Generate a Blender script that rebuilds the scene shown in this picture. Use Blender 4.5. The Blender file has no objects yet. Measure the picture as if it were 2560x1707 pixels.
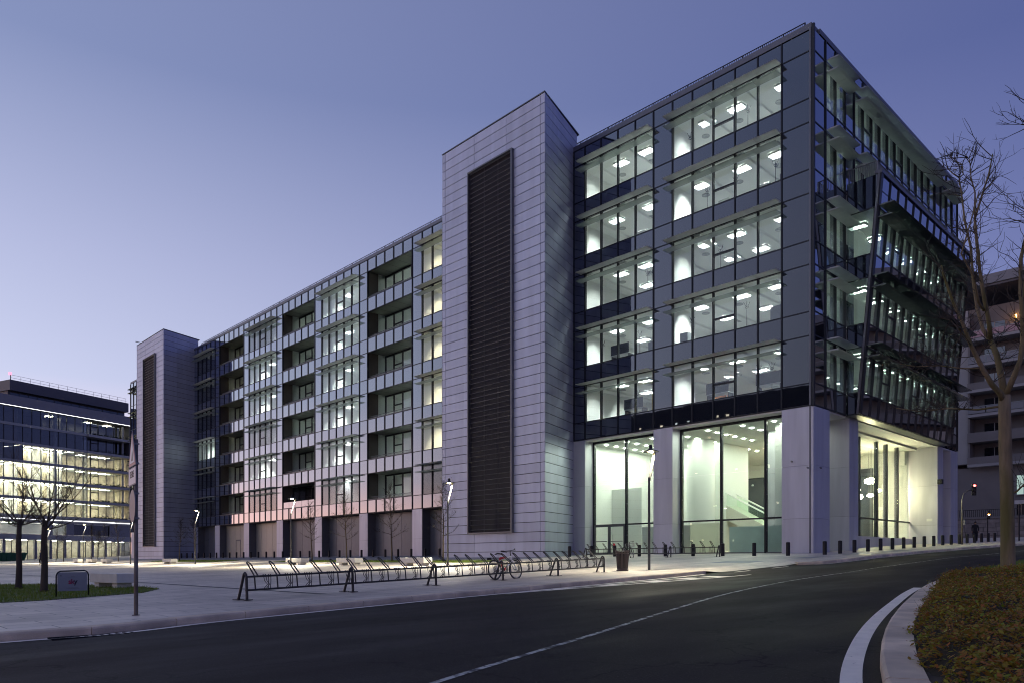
import bpy, bmesh, math, random
from math import radians as R, sin, cos, pi
from mathutils import Matrix, Vector, noise
import numpy as np

scene = bpy.context.scene
COL = scene.collection
rng = random.Random(7)

# ------------------------------------------------------------------ camera
cam_data = bpy.data.cameras.new("camera")
cam = bpy.data.objects.new("camera", cam_data)
COL.objects.link(cam)
cam.location = (0, 0, 1.2)
cam.rotation_euler = (R(90), 0, R(46.2 - 90))
cam_data.sensor_width = 36.0
cam_data.sensor_fit = 'HORIZONTAL'
cam_data.lens = 36.0 * 1876 / 2560
cam_data.shift_y = 546.5 / 2560          # rising front: verticals stay vertical
cam_data.clip_start = 0.1
cam_data.clip_end = 3000
scene.camera = cam

# ------------------------------------------------------------------ dusk sky
SUNSET_AZ = R(122)                        # where the sun went down, left of the frame
world = bpy.data.worlds.new("World")
scene.world = world
world.use_nodes = True
wn, wl = world.node_tree.nodes, world.node_tree.links
wn.clear()
w_out = wn.new('ShaderNodeOutputWorld')
w_bg = wn.new('ShaderNodeBackground'); w_bg.inputs['Strength'].default_value = 1.0
w_tc = wn.new('ShaderNodeTexCoord')
w_nrm = wn.new('ShaderNodeVectorMath'); w_nrm.operation = 'NORMALIZE'
w_sep = wn.new('ShaderNodeSeparateXYZ')
w_as = wn.new('ShaderNodeMath'); w_as.operation = 'ARCSINE'
w_el = wn.new('ShaderNodeMath'); w_el.operation = 'MULTIPLY'; w_el.inputs[1].default_value = 2 / pi
wl.new(w_tc.outputs['Generated'], w_nrm.inputs[0])
wl.new(w_nrm.outputs[0], w_sep.inputs[0])
wl.new(w_sep.outputs['Z'], w_as.inputs[0])
wl.new(w_as.outputs[0], w_el.inputs[0])
def ramp_node(nodes, stops):
    r = nodes.new('ShaderNodeValToRGB')
    r.color_ramp.interpolation = 'B_SPLINE' if False else 'LINEAR'
    els = r.color_ramp.elements
    while len(els) < len(stops): els.new(0.5)
    for e, (p, c) in zip(els, stops):
        e.position = p
    for e, (p, c) in zip(els, stops):
        e.color = (*c, 1)
    return r
W_STOPS = [(0, (2.3, 1.15, .78)), (2.5/90, (2.0, 1.18, 1.02)), (6/90, (1.12, .94, 1.06)), (12/90, (.66, .70, .90)),
           (20/90, (.50, .54, .76)), (31/90, (.255, .31, .52)), (50/90, (.21, .24, .42)), (1, (.17, .185, .33))]
E_STOPS = [(0, (.15, .15, .28)), (12/90, (.085, .115, .34)), (20/90, (.07, .095, .30)), (31/90, (.055, .076, .25)),
           (50/90, (.085, .10, .25)), (1, (.17, .185, .33))]
w_rw = ramp_node(wn, W_STOPS); w_re = ramp_node(wn, E_STOPS)
wl.new(w_el.outputs[0], w_rw.inputs[0]); wl.new(w_el.outputs[0], w_re.inputs[0])
# azimuth factor toward the afterglow
w_flat = wn.new('ShaderNodeVectorMath'); w_flat.operation = 'MULTIPLY'; w_flat.inputs[1].default_value = (1, 1, 0)
w_fn = wn.new('ShaderNodeVectorMath'); w_fn.operation = 'NORMALIZE'
w_dot = wn.new('ShaderNodeVectorMath'); w_dot.operation = 'DOT_PRODUCT'
w_dot.inputs[1].default_value = (cos(SUNSET_AZ), sin(SUNSET_AZ), 0)
w_h = wn.new('ShaderNodeMath'); w_h.operation = 'MULTIPLY_ADD'; w_h.inputs[1].default_value = .5; w_h.inputs[2].default_value = .5
w_p = wn.new('ShaderNodeMath'); w_p.operation = 'POWER'; w_p.inputs[1].default_value = 1.5
w_mix = wn.new('ShaderNodeMix'); w_mix.data_type = 'RGBA'
wl.new(w_nrm.outputs[0], w_flat.inputs[0]); wl.new(w_flat.outputs[0], w_fn.inputs[0]); wl.new(w_fn.outputs[0], w_dot.inputs[0])
wl.new(w_dot.outputs['Value'], w_h.inputs[0]); wl.new(w_h.outputs[0], w_p.inputs[0])
wl.new(w_p.outputs[0], w_mix.inputs['Factor'])
wl.new(w_re.outputs[0], w_mix.inputs[6]); wl.new(w_rw.outputs[0], w_mix.inputs[7])
wl.new(w_mix.outputs[2], w_bg.inputs['Color']); wl.new(w_bg.outputs[0], w_out.inputs[0])

# ------------------------------------------------------------------ render settings
scene.view_settings.view_transform = 'Standard'
scene.view_settings.look = 'None'
scene.view_settings.exposure = 0.14
scene.view_settings.gamma = 1.0
scene.render.engine = 'CYCLES'
cy = scene.cycles
cy.use_denoising = True
try: cy.denoiser = 'OPENIMAGEDENOISE'
except Exception: pass
cy.use_adaptive_sampling = True
cy.adaptive_threshold = 0.015
cy.max_bounces = 7; cy.diffuse_bounces = 4; cy.glossy_bounces = 4; cy.transmission_bounces = 4
cy.transparent_max_bounces = 24
cy.caustics_reflective = False; cy.caustics_refractive = False
cy.sample_clamp_indirect = 4.0
cy.sample_clamp_direct = 0.0
cy.pixel_filter_type = 'BLACKMAN_HARRIS'; cy.filter_width = 1.05

# ------------------------------------------------------------------ material helpers
MATS = {}
def new_mat(name):
    m = bpy.data.materials.new(name); m.use_nodes = True
    nt = m.node_tree; nt.nodes.clear()
    o = nt.nodes.new('ShaderNodeOutputMaterial')
    MATS[name] = m
    return m, nt, nt.nodes, nt.links, o

def brightness_noise(nt, col, scale, amt, detail=6, objrand=0.0, stretch=None, col2=None, thresh=None):
    """colour socket: base colour varied by world-space noise and per-object random"""
    n, l = nt.nodes, nt.links
    geo = n.new('ShaderNodeNewGeometry')
    src = geo.outputs['Position']
    if stretch:
        mp = n.new('ShaderNodeVectorMath'); mp.operation = 'MULTIPLY'; mp.inputs[1].default_value = stretch
        l.new(src, mp.inputs[0]); src = mp.outputs[0]
    tx = n.new('ShaderNodeTexNoise'); tx.inputs['Scale'].default_value = scale; tx.inputs['Detail'].default_value = detail
    l.new(src, tx.inputs['Vector'])
    mr = n.new('ShaderNodeMapRange'); mr.inputs[1].default_value = .25; mr.inputs[2].default_value = .75
    mr.inputs[3].default_value = 1 - amt; mr.inputs[4].default_value = 1 + amt
    l.new(tx.outputs['Fac'], mr.inputs[0])
    val = mr.outputs[0]
    if objrand:
        oi = n.new('ShaderNodeObjectInfo')
        m2 = n.new('ShaderNodeMapRange'); m2.inputs[3].default_value = 1 - objrand; m2.inputs[4].default_value = 1 + objrand
        l.new(oi.outputs['Random'], m2.inputs[0])
        mu = n.new('ShaderNodeMath'); mu.operation = 'MULTIPLY'
        l.new(val, mu.inputs[0]); l.new(m2.outputs[0], mu.inputs[1]); val = mu.outputs[0]
    vm = n.new('ShaderNodeVectorMath'); vm.operation = 'SCALE'; vm.inputs[0].default_value = col
    l.new(val, vm.inputs['Scale'])
    out = vm.outputs[0]
    if col2:
        mx = n.new('ShaderNodeMix'); mx.data_type = 'RGBA'
        t2 = n.new('ShaderNodeTexNoise'); t2.inputs['Scale'].default_value = scale * .31; t2.inputs['Detail'].default_value = 5
        l.new(src, t2.inputs['Vector'])
        m3 = n.new('ShaderNodeMapRange'); m3.inputs[1].default_value = .42; m3.inputs[2].default_value = .68
        l.new(t2.outputs['Fac'], m3.inputs[0]); l.new(m3.outputs[0], mx.inputs['Factor'])
        l.new(out, mx.inputs[6]); mx.inputs[7].default_value = (*col2, 1); out = mx.outputs[2]
    return out, src

def M(name, col, rough=.5, metal=0., spec=.5, nscale=3., namt=.06, objrand=0., bump=0., bscale=40., ior=1.5, stretch=None,
      col2=None, coat=0.):
    m, nt, n, l, o = new_mat(name)
    p = n.new('ShaderNodeBsdfPrincipled')
    c, src = brightness_noise(nt, col, nscale, namt, objrand=objrand, stretch=stretch, col2=col2)
    l.new(c, p.inputs['Base Color'])
    p.inputs['Roughness'].default_value = rough; p.inputs['Metallic'].default_value = metal
    p.inputs['Specular IOR Level'].default_value = spec; p.inputs['IOR'].default_value = ior
    if coat: p.inputs['Coat Weight'].default_value = coat
    if bump:
        tx = n.new('ShaderNodeTexNoise'); tx.inputs['Scale'].default_value = bscale; tx.inputs['Detail'].default_value = 4
        l.new(src, tx.inputs['Vector'])
        b = n.new('ShaderNodeBump'); b.inputs['Strength'].default_value = bump; b.inputs['Distance'].default_value = .02
        l.new(tx.outputs['Fac'], b.inputs['Height']); l.new(b.outputs[0], p.inputs['Normal'])
    l.new(p.outputs[0], o.inputs[0])
    return m

def schlick(nt, f0, power):
    n, l = nt.nodes, nt.links
    lw = n.new('ShaderNodeLayerWeight'); lw.inputs['Blend'].default_value = .5
    pw = n.new('ShaderNodeMath'); pw.operation = 'POWER'; pw.inputs[1].default_value = power
    l.new(lw.outputs['Facing'], pw.inputs[0])
    ma = n.new('ShaderNodeMath'); ma.operation = 'MULTIPLY_ADD'; ma.inputs[1].default_value = 1 - f0; ma.inputs[2].default_value = f0
    l.new(pw.outputs[0], ma.inputs[0])
    return ma.outputs[0]

def wavy(nt, strength, scale):
    n, l = nt.nodes, nt.links
    geo = n.new('ShaderNodeNewGeometry')
    tx = n.new('ShaderNodeTexNoise'); tx.inputs['Scale'].default_value = scale; tx.inputs['Detail'].default_value = 1
    l.new(geo.outputs['Position'], tx.inputs['Vector'])
    b = n.new('ShaderNodeBump'); b.inputs['Strength'].default_value = strength; b.inputs['Distance'].default_value = .05
    l.new(tx.outputs['Fac'], b.inputs['Height'])
    return b.outputs[0]

def glass(name, tint=(.93, .97, .95), f0=.06, power=4.2, rough=0.0, wave=.02):
    m, nt, n, l, o = new_mat(name)
    tr = n.new('ShaderNodeBsdfTransparent'); tr.inputs[0].default_value = (*tint, 1)
    gl = n.new('ShaderNodeBsdfGlossy'); gl.inputs['Color'].default_value = (.92, .94, .97, 1); gl.inputs['Roughness'].default_value = rough
    if wave: l.new(wavy(nt, wave, .9), gl.inputs['Normal'])
    mx = n.new('ShaderNodeMixShader')
    l.new(schlick(nt, f0, power), mx.inputs[0]); l.new(tr.outputs[0], mx.inputs[1]); l.new(gl.outputs[0], mx.inputs[2])
    l.new(mx.outputs[0], o.inputs[0])
    return m

def opaque_glass(name, col=(.012, .015, .022), f0=.045, power=1.4, rough=.015, wave=.035, tint=(.88, .93, 1)):
    """dark back-painted glass: mirror-like coat over an almost black body"""
    m, nt, n, l, o = new_mat(name)
    df = n.new('ShaderNodeBsdfDiffuse')
    c, _ = brightness_noise(nt, col, .6, .2, objrand=.25); l.new(c, df.inputs[0])
    gl = n.new('ShaderNodeBsdfGlossy'); gl.inputs['Color'].default_value = (*tint, 1); gl.inputs['Roughness'].default_value = rough
    if wave: l.new(wavy(nt, wave, .7), gl.inputs['Normal'])
    mx = n.new('ShaderNodeMixShader')
    l.new(schlick(nt, f0, power), mx.inputs[0]); l.new(df.outputs[0], mx.inputs[1]); l.new(gl.outputs[0], mx.inputs[2])
    l.new(mx.outputs[0], o.inputs[0])
    return m

def emit(name, col, strength):
    m, nt, n, l, o = new_mat(name)
    e = n.new('ShaderNodeEmission'); e.inputs[0].default_value = (*col, 1); e.inputs[1].default_value = strength
    l.new(e.outputs[0], o.inputs[0])
    return m

# ------------------------------------------------------------------ mesh / hierarchy helpers
WM, KIDS = {}, {}
FRAME = [Matrix.Identity(4)]
def place(o, mat4, parent=None):
    COL.objects.link(o)
    if parent is not None:
        o.parent = parent
        o.matrix_parent_inverse = WM[parent.name].inverted()
        KIDS.setdefault(parent.name, []).append(o)
    o.matrix_basis = mat4
    WM[o.name] = mat4.copy()
    return o
def tag(o, label, cat, group=None, kind=None):
    o['label'] = label
    if cat: o['category'] = cat
    if group: o['group'] = group
    if kind: o['kind'] = kind
    return o
def frame_at(x, y, z, rz=0.):
    return Matrix.Translation((x, y, z)) @ Matrix.Rotation(rz, 4, 'Z')
def empty(name, loc, rz=0., parent=None):
    o = bpy.data.objects.new(name, None); o.empty_display_size = .3
    return place(o, FRAME[0] @ frame_at(*loc, rz), parent)
def thing(name, label, cat, loc, rz=0., group=None):
    return tag(empty(name, loc, rz), label, cat, group)
def dup(root, mat4, label=None, group=None, mats=None):
    r = root.copy(); place(r, mat4)
    if label: r['label'] = label
    if group: r['group'] = group
    def rec(src, dst):
        for ch in KIDS.get(src.name, []):
            c = ch.copy(); COL.objects.link(c); c.parent = dst
            KIDS.setdefault(dst.name, []).append(c)
            rec(ch, c)
    rec(root, r)
    return r
_UC = {}
def unit_cube(mat):
    k = mat.name
    if k not in _UC:
        me = bpy.data.meshes.new('block_' + k)
        v = [(x, y, z) for x in (-.5, .5) for y in (-.5, .5) for z in (-.5, .5)]
        f = [(0, 1, 3, 2), (4, 6, 7, 5), (0, 4, 5, 1), (2, 3, 7, 6), (0, 2, 6, 4), (1, 5, 7, 3)]
        me.from_pydata(v, [], f); me.materials.append(mat); _UC[k] = me
    return _UC[k]
def bx(name, mat, parent, x0, x1, y0, y1, z0, z1, rz=0., rx=0., pivot=None):
    """axis-aligned block (in FRAME), optionally turned about its own centre"""
    o = bpy.data.objects.new(name, unit_cube(mat))
    c = Matrix.Translation(((x0 + x1) / 2, (y0 + y1) / 2, (z0 + z1) / 2))
    r = Matrix.Identity(4)
    if rz: r = r @ Matrix.Rotation(rz, 4, 'Z')
    if rx: r = r @ Matrix.Rotation(rx, 4, 'X')
    s = Matrix.Diagonal((abs(x1 - x0), abs(y1 - y0), abs(z1 - z0), 1))
    return place(o, FRAME[0] @ c @ r @ s, parent)
def bxm(name, mat, parent, frame, dx, dy, dz):
    """block of size dx,dy,dz centred on an explicit local frame"""
    o = bpy.data.objects.new(name, unit_cube(mat))
    return place(o, FRAME[0] @ frame @ Matrix.Diagonal((dx, dy, dz, 1)), parent)

class MB:
    def __init__(s): s.v, s.f = [], []
    def add(s, v, f):
        b = len(s.v); s.v += [tuple(p) for p in v]; s.f += [tuple(i + b for i in q) for q in f]; return s
    def box(s, x0, x1, y0, y1, z0, z1):
        return s.add([(x, y, z) for x in (x0, x1) for y in (y0, y1) for z in (z0, z1)],
                     [(0, 1, 3, 2), (4, 6, 7, 5), (0, 4, 5, 1), (2, 3, 7, 6), (0, 2, 6, 4), (1, 5, 7, 3)])
    def quad(s, a, b, c, d): return s.add([a, b, c, d], [(0, 1, 2, 3)])
    def tube(s, pts, rad, n=8, cap=True, closed=False):
        pts = [Vector(p) for p in pts]; k = len(pts)
        if not hasattr(rad, '__len__'): rad = [rad] * k
        up = None; rings = []
        for i, p in enumerate(pts):
            if closed: d = pts[(i + 1) % k] - pts[i - 1]
            else: d = pts[min(i + 1, k - 1)] - pts[max(i - 1, 0)]
            d.normalize()
            if up is None:
                up = Vector((0, 0, 1)) if abs(d.z) < .9 else Vector((1, 0, 0))
            a = d.cross(up)
            if a.length < 1e-4: a = d.cross(Vector((1, .3, 0)))
            a.normalize(); b = a.cross(d); up = b
            rings.append([p + a * cos(2 * pi * j / n) * rad[i] + b * sin(2 * pi * j / n) * rad[i] for j in range(n)])
        b0 = len(s.v)
        for r_ in rings: s.v += [tuple(q) for q in r_]
        m = k if closed else k - 1
        for i in range(m):
            i2 = (i + 1) % k
            for j in range(n):
                j2 = (j + 1) % n
                s.f.append((b0 + i * n + j, b0 + i * n + j2, b0 + i2 * n + j2, b0 + i2 * n + j))
        if cap and not closed:
            s.f.append(tuple(b0 + j for j in range(n))[::-1])
            s.f.append(tuple(b0 + (k - 1) * n + j for j in range(n)))
        return s
    def lathe(s, prof, n=16, cx=0, cy=0, cz=0):
        b0 = len(s.v)
        for (r, z) in prof:
            s.v += [(cx + r * cos(2 * pi * j / n), cy + r * sin(2 * pi * j / n), cz + z) for j in range(n)]
        for i in range(len(prof) - 1):
            for j in range(n):
                j2 = (j + 1) % n
                s.f.append((b0 + i * n + j, b0 + i * n + j2, b0 + (i + 1) * n + j2, b0 + (i + 1) * n + j))
        return s
    def prism(s, poly, z0, z1):
        k = len(poly)
        return s.add([(x, y, z0) for x, y in poly] + [(x, y, z1) for x, y in poly],
                     [tuple(range(k))[::-1], tuple(range(k, 2 * k))] + [(i, (i + 1) % k, k + (i + 1) % k, k + i) for i in range(k)])
    def extrude_y(s, poly, y0, y1):   # polygon in (x,z)
        k = len(poly)
        return s.add([(x, y0, z) for x, z in poly] + [(x, y1, z) for x, z in poly],
                     [tuple(range(k)), tuple(range(k, 2 * k))[::-1]] + [((i + 1) % k, i, k + i, k + (i + 1) % k) for i in range(k)])
    def build(s, name, mat, parent=None, frame=None, smooth=False, bevel=0.):
        me = bpy.data.meshes.new(name)
        me.from_pydata(s.v, [], s.f)
        me.materials.append(mat)
        if smooth:
            me.polygons.foreach_set('use_smooth', [True] * len(me.polygons))
        if bevel:
            bm = bmesh.new(); bm.from_mesh(me)
            bmesh.ops.remove_doubles(bm, verts=bm.verts, dist=1e-5)
            bmesh.ops.recalc_face_normals(bm, faces=bm.faces)
            bmesh.ops.bevel(bm, geom=bm.edges[:], offset=bevel, segments=2, profile=.6, affect='EDGES')
            bm.to_mesh(me); bm.free()
        o = bpy.data.objects.new(name, me)
        return place(o, FRAME[0] @ (frame or Matrix.Identity(4)), parent)
def copy_at(o, mat4, parent=None):
    c = o.copy(); return place(c, mat4, parent)

# lettering is made first, while the scene is still small
TEXT = {}
for body, size, off in (('SERIE', .17, 0), ('s', .19, .004), ('k', .19, .004), ('y', .19, .004), ("isn't", .34, 0), ('you m', .34, 0)):
    cu = bpy.data.curves.new('lettering', 'FONT'); cu.body = body; cu.size = size; cu.extrude = .002; cu.align_x = 'CENTER'; cu.align_y = 'CENTER'; cu.offset = off
    tmp = bpy.data.objects.new('tmp_text', cu); COL.objects.link(tmp)
    bpy.context.view_layer.update()
    TEXT[body] = bpy.data.meshes.new_from_object(tmp.evaluated_get(bpy.context.evaluated_depsgraph_get()))
    bpy.data.objects.remove(tmp)

# ground height: the whole site climbs towards the right-hand street
GX = [-400, -40, 0, 8, 23, 27, 37, 41.5, 67, 110, 140, 900]
GZ = [-1.2, -1.0, -.05, .17, .62, .78, 1.32, 1.48, 2.5, 4.0, 4.5, 4.5]
def g(x):
    return float(np.interp(x, GX, GZ))
KH = .13                                   # kerb height: pavement level above the road
def gp(x): return g(x) + KH

# ------------------------------------------------------------------ materials
m_clad = M('aluminium_cladding', (.52, .55, .65), rough=.52, metal=.45, nscale=1.6, namt=.10, objrand=.07, stretch=(1, 1, .10))
m_joint = M('dark_joint', (.03, .03, .035), rough=.8)
m_pillar = M('pillar_panel', (.60, .60, .65), rough=.42, metal=.3, nscale=1.8, namt=.12, objrand=.05, stretch=(1, 1, .12))
m_span = opaque_glass('spandrel_glass')
m_glass = glass('window_glass')
m_glass_g = glass('green_window_glass', tint=(.87, .95, .91), f0=.07)
m_lobbyglass = glass('lobby_glass', tint=(.93, .99, .94), f0=.05)
m_mull = M('dark_mullion', (.022, .024, .03), rough=.35, metal=.4)
m_greymetal = M('grey_metal', (.16, .165, .18), rough=.4, metal=.6)
m_visor = M('sunshade_blade', (.66, .69, .66), rough=.4, metal=.1, objrand=.06)
def blade_glass(name, col, tr):
    m, nt, n, l, o = new_mat(name)
    p = n.new('ShaderNodeBsdfPrincipled'); p.inputs['Base Color'].default_value = (*col, 1); p.inputs['Roughness'].default_value = .3
    t = n.new('ShaderNodeBsdfTransparent'); t.inputs[0].default_value = (.9, .97, .93, 1)
    mx = n.new('ShaderNodeMixShader'); mx.inputs[0].default_value = tr
    l.new(p.outputs[0], mx.inputs[1]); l.new(t.outputs[0], mx.inputs[2]); l.new(mx.outputs[0], o.inputs[0])
    return m
m_visor_glass = blade_glass('fritted_glass_blade', (.60, .66, .62), .52)
m_visor_dark = M('tinted_sunshade_blade', (.12, .135, .125), rough=.25, metal=.1, objrand=.08)
m_white = M('white_interior', (.80, .81, .79), rough=.7, nscale=.4, namt=.03)
m_ceil = M('white_ceiling', (.82, .83, .81), rough=.8, nscale=.4, namt=.02)
m_carpet = M('grey_carpet', (.66, .66, .65), rough=.95)
m_unlit = M('unlit_room_dark', (.05, .05, .055), rough=.95)  # surfaces of unlit rooms: their darkness is put into the colour
m_stonefloor = M('pale_stone_floor', (.55, .54, .50), rough=.25)
m_light = emit('office_light', (.95, 1.0, .97), 780)
m_light_dim = emit('dim_office_light', (.88, 1.0, .92), 34)
m_light_warm = emit('warm_light', (1.0, .84, .55), 760)
m_spot = emit('downlight', (.95, 1.0, .86), 330)
m_black = M('black_steel', (.016, .017, .02), rough=.42, metal=.5, nscale=8, namt=.2)
m_vent = M('grey_vent', (.35, .36, .36), rough=.6)
m_roof = M('roof_membrane', (.10, .10, .11), rough=.9)
m_coping = M('coping_metal', (.16, .165, .185), rough=.4, metal=.5)
m_loggia = M('loggia_panel', (.085, .075, .065), rough=.3, metal=.3, objrand=.1)
m_loggia_soffit = M('loggia_soffit', (.11, .12, .105), rough=.3, metal=.5, objrand=.06)
m_railing = M('galvanised_railing', (.26, .27, .28), rough=.4, metal=.6)
m_slat = M('louvre_slat', (.10, .106, .12), rough=.42, metal=.4, objrand=.25)
m_brownband = M('stair_landing', (.10, .075, .065), rough=.6)
m_darkglass = opaque_glass('dark_stair_glass', col=(.006, .007, .009), f0=.10, power=3.0)
# ================================================================== the office complex
XW, YC = 41.53, 18.78                      # west facade plane, south facade plane
def SILL(k): return 11.23 + 4.02 * k
def HEAD(k): return 13.90 + 4.02 * k
TOP = 31.15
def tY(t): return YC + t
def nY(n): return YC + 1.85 + 1.5 * n

# shared light fixture: three tubes in a louvre tray added to cut sideways light
m_tray = M('light_tray', (.50, .51, .50), rough=.5)
def fixture_mesh(name, mat, along='y', bars=3, L=.95, w=.035, gap=.2, depth=.13, tray=True):
    """bright tubes at the top of an open-bottomed tray hung under the ceiling"""
    mb = MB(); H = depth if tray else 0
    for i in range(bars):
        o = (i - (bars - 1) / 2) * gap
        if along == 'y': mb.quad((o - w/2, -L/2, 0), (o - w/2, L/2, 0), (o + w/2, L/2, 0), (o + w/2, -L/2, 0))
        else: mb.quad((-L/2, o - w/2, 0), (-L/2, o + w/2, 0), (L/2, o + w/2, 0), (L/2, o - w/2, 0))
    nb = len(mb.f)
    if tray:
        X = (bars - 1) / 2 * gap + .1; Y = L/2 + .04; t = .012
        for (x0, x1, y0, y1) in ((-X - t, -X, -Y, Y), (X, X + t, -Y, Y), (-X, X, -Y - t, -Y), (-X, X, Y, Y + t)): mb.box(x0, x1, y0, y1, -H, .015)
        for i in range(bars - 1):
            o = (i + .5 - (bars - 1) / 2) * gap; mb.box(o - .006, o + .006, -Y, Y, -H, .004)
    me = bpy.data.meshes.new(name); me.from_pydata(mb.v, [], mb.f); me.materials.append(mat); me.materials.append(m_tray)
    me.polygons.foreach_set('material_index', [0 if i < nb else 1 for i in range(len(mb.f))])
    return me
FIX_COOL = fixture_mesh('fixture_cool', m_light)
FIX_WARM = fixture_mesh('fixture_warm', m_light_warm)
FIX_WING = fixture_mesh('fixture_wing', emit('wing_light', (.95, 1.0, .97), 1100))
FIX_DIM = fixture_mesh('fixture_dim', emit('south_room_light', (.88, 1.0, .92), 210), bars=2, L=.8, w=.05, gap=.25, depth=.16)
FIX_DIM2 = fixture_mesh('fixture_loggia', emit('loggia_room_light', (.90, 1.0, .93), 150), bars=2, L=.9, w=.06, gap=.3)
FIX_DIMW = fixture_mesh('fixture_loggia_warm', emit('loggia_room_light_warm', (1.0, .88, .55), 120), bars=2, L=.9, w=.06, gap=.3)
def fixture(parent, x, y, z, me=None, rz=0.):
    return place(bpy.data.objects.new('ceiling_light', me or FIX_COOL), FRAME[0] @ frame_at(x, y, z, rz), parent)
VENT = MB().lathe([(.0, 0), (.10, -.01), (.10, -.03), (.16, -.03), (.16, -.005), (.22, -.005), (.22, -.035), (.27, -.035), (.27, 0)], 14)
_vent_me = None
def ceiling_vent(parent, x, y, z):
    global _vent_me
    if _vent_me is None:
        _vent_me = bpy.data.meshes.new('ceiling_vent'); _vent_me.from_pydata(VENT.v, [], VENT.f); _vent_me.materials.append(m_vent)
    return place(bpy.data.objects.new('ceiling_vent', _vent_me), FRAME[0] @ frame_at(x, y, z - .004), parent)

# ---------------------------------------------------------------- facade kit, west-facing plane
def w_span(p, y0, y1, z0, z1):
    return bx('spandrel_panel', m_span, p, XW - .02, XW + .04, y0 + .035, y1 - .035, z0 + .035, z1 - .035)
def w_pane(p, y0, y1, z0, z1, mat=None):
    return bx('window_pane', mat or m_glass, p, XW + .0, XW + .02, y0 + .03, y1 - .03, z0 + .03, z1 - .03)
def w_mullion(p, y, z0, z1, out=.09, inn=.14, w=.065):
    return bx('mullion', m_mull, p, XW - out, XW + inn, y - w/2, y + w/2, z0, z1)
def w_transom(p, y0, y1, z, out=.05, inn=.1, h=.065):
    return bx('transom', m_mull, p, XW - out, XW + inn, y0, y1, z - h/2, z + h/2)
def w_visor(p, y0, y1, z, out=.74, mat=None):
    return bx('sunshade_blade', mat or m_visor, p, XW - out, XW - .095, y0, y1, z - .025, z + .02)
def w_visor_lens(p, y0, y1, z, out=.74, mat=None):
    # tapered aerofoil blade
    mb = MB()
    prof = [(XW - out, 0), (XW - out + .12, .035), (XW - .3, .05), (XW - .1, .03), (XW - .1, -.02), (XW - .3, -.035), (XW - out + .12, -.03)]
    mb.extrude_y([(x, z + h) for x, h in prof], y0, y1)
    return mb.build('sunshade_blade', mat or m_visor, p)
def roof_rail(p, x0, y0, x1, y1, z, posts, pickets, mat=None):
    mat = mat or m_mull
    d = Vector((x1 - x0, y1 - y0, 0)); L = d.length; d.normalize()
    rl = MB().tube([(x0, y0, z + .95), (x1, y1, z + .95)], .03, 6).build('railing', mat, p)
    for i in range(posts + 1):
        q = Vector((x0, y0, z)) + d * L * i / posts
        bx('railing_post', mat, rl, q.x - .025, q.x + .025, q.y - .025, q.y + .025, z, z + .95)
    if pickets:
        mb = MB()
        for i in range(pickets):
            q = Vector((x0, y0, z)) + d * L * (i + .5) / pickets
            mb.box(q.x - .012, q.x + .012, q.y - .012, q.y + .012, z + .08, z + .93)
        o = mb.build('balusters', mat, rl); o['kind'] = 'stuff'
    return rl

# ================================================================== corner block
CB = thing('corner_office_block', 'glass corner office block with five lit floors above a double height lobby', 'building', (XW, YC, 1.5),
           group='wings of the office complex')
CX1, CY1 = XW + 26.1, 36.6                  # far ends of the block
LY1 = tY(17.97)
# columns on the west facade: (t0, t1, kind)
cols = [(0.06, 1.85, 'P')] + [(1.85 + 1.5*i, 3.35 + 1.5*i, 'W') for i in range(5)] + [(9.35, 10.85, 'P')] + \
       [(10.85 + 1.5*i, 12.35 + 1.5*i, 'W') for i in range(4)] + [(16.85, 17.97, 'P')]
for (t0, t1, kd) in cols:
    y0, y1 = tY(t0), tY(t1)
    w_span(CB, y0, y1, 9.97, SILL(0))
    for k in range(5):
        if kd == 'P': w_span(CB, y0, y1, SILL(k), HEAD(k))
        else: w_pane(CB, y0, y1, SILL(k), HEAD(k))
        w_span(CB, y0, y1, HEAD(k), SILL(k + 1) if k < 4 else TOP)
for t in [1.85 + 1.5*i for i in range(11)] + [17.93]:
    w_mullion(CB, tY(t), 9.97, TOP)
for k in range(5):
    w_transom(CB, tY(.08), LY1, SILL(k)); w_transom(CB, tY(.08), LY1, HEAD(k))
w_transom(CB, tY(.08), LY1, 9.99)
# tilt-window bar in the third pane of each five pane bay, bar in the P columns
for k in range(5):
    bx('window_bar', m_mull, CB, XW - .04, XW + .08, nY(2) + .033, nY(3) - .033, SILL(k) + .86, SILL(k) + .98)
# sun shades
for k in range(5):
    for (a, b) in ((0, 5), (6, 10)):
        for i in range(a, b):
            y0, y1 = nY(i) + .006, nY(i + 1) - .006
            if i == b - 1: y1 += .32
            w_visor_lens(CB, y0, y1, HEAD(k) + .02)
            w_visor_lens(CB, y0, y1, HEAD(k) - .62, mat=m_visor_glass)
# corner post and copings
bx('corner_post', m_mull, CB, XW - .10, XW + .05, YC - .10, YC + .06, 9.9, TOP + .25)
bx('corner_trim', m_greymetal, CB, XW - .085, XW + .02, YC + .10, YC + .2, 9.97, TOP + .12)
bx('coping', m_coping, CB, XW - .05, XW + .75, YC + .07, LY1 + .3, TOP + .035, TOP + .38)
bx('coping', m_coping, CB, XW + .76, CX1, YC - .06, YC + .6, TOP + .035, TOP + .34)
roof_rail(CB, XW + .95, YC + .9, XW + .95, LY1 + 1.5, TOP + .3, 14, 150)
bx('roof', m_roof, CB, XW + .5, CX1, YC + .5, CY1 + 8, TOP - .1, TOP + .05)
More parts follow.
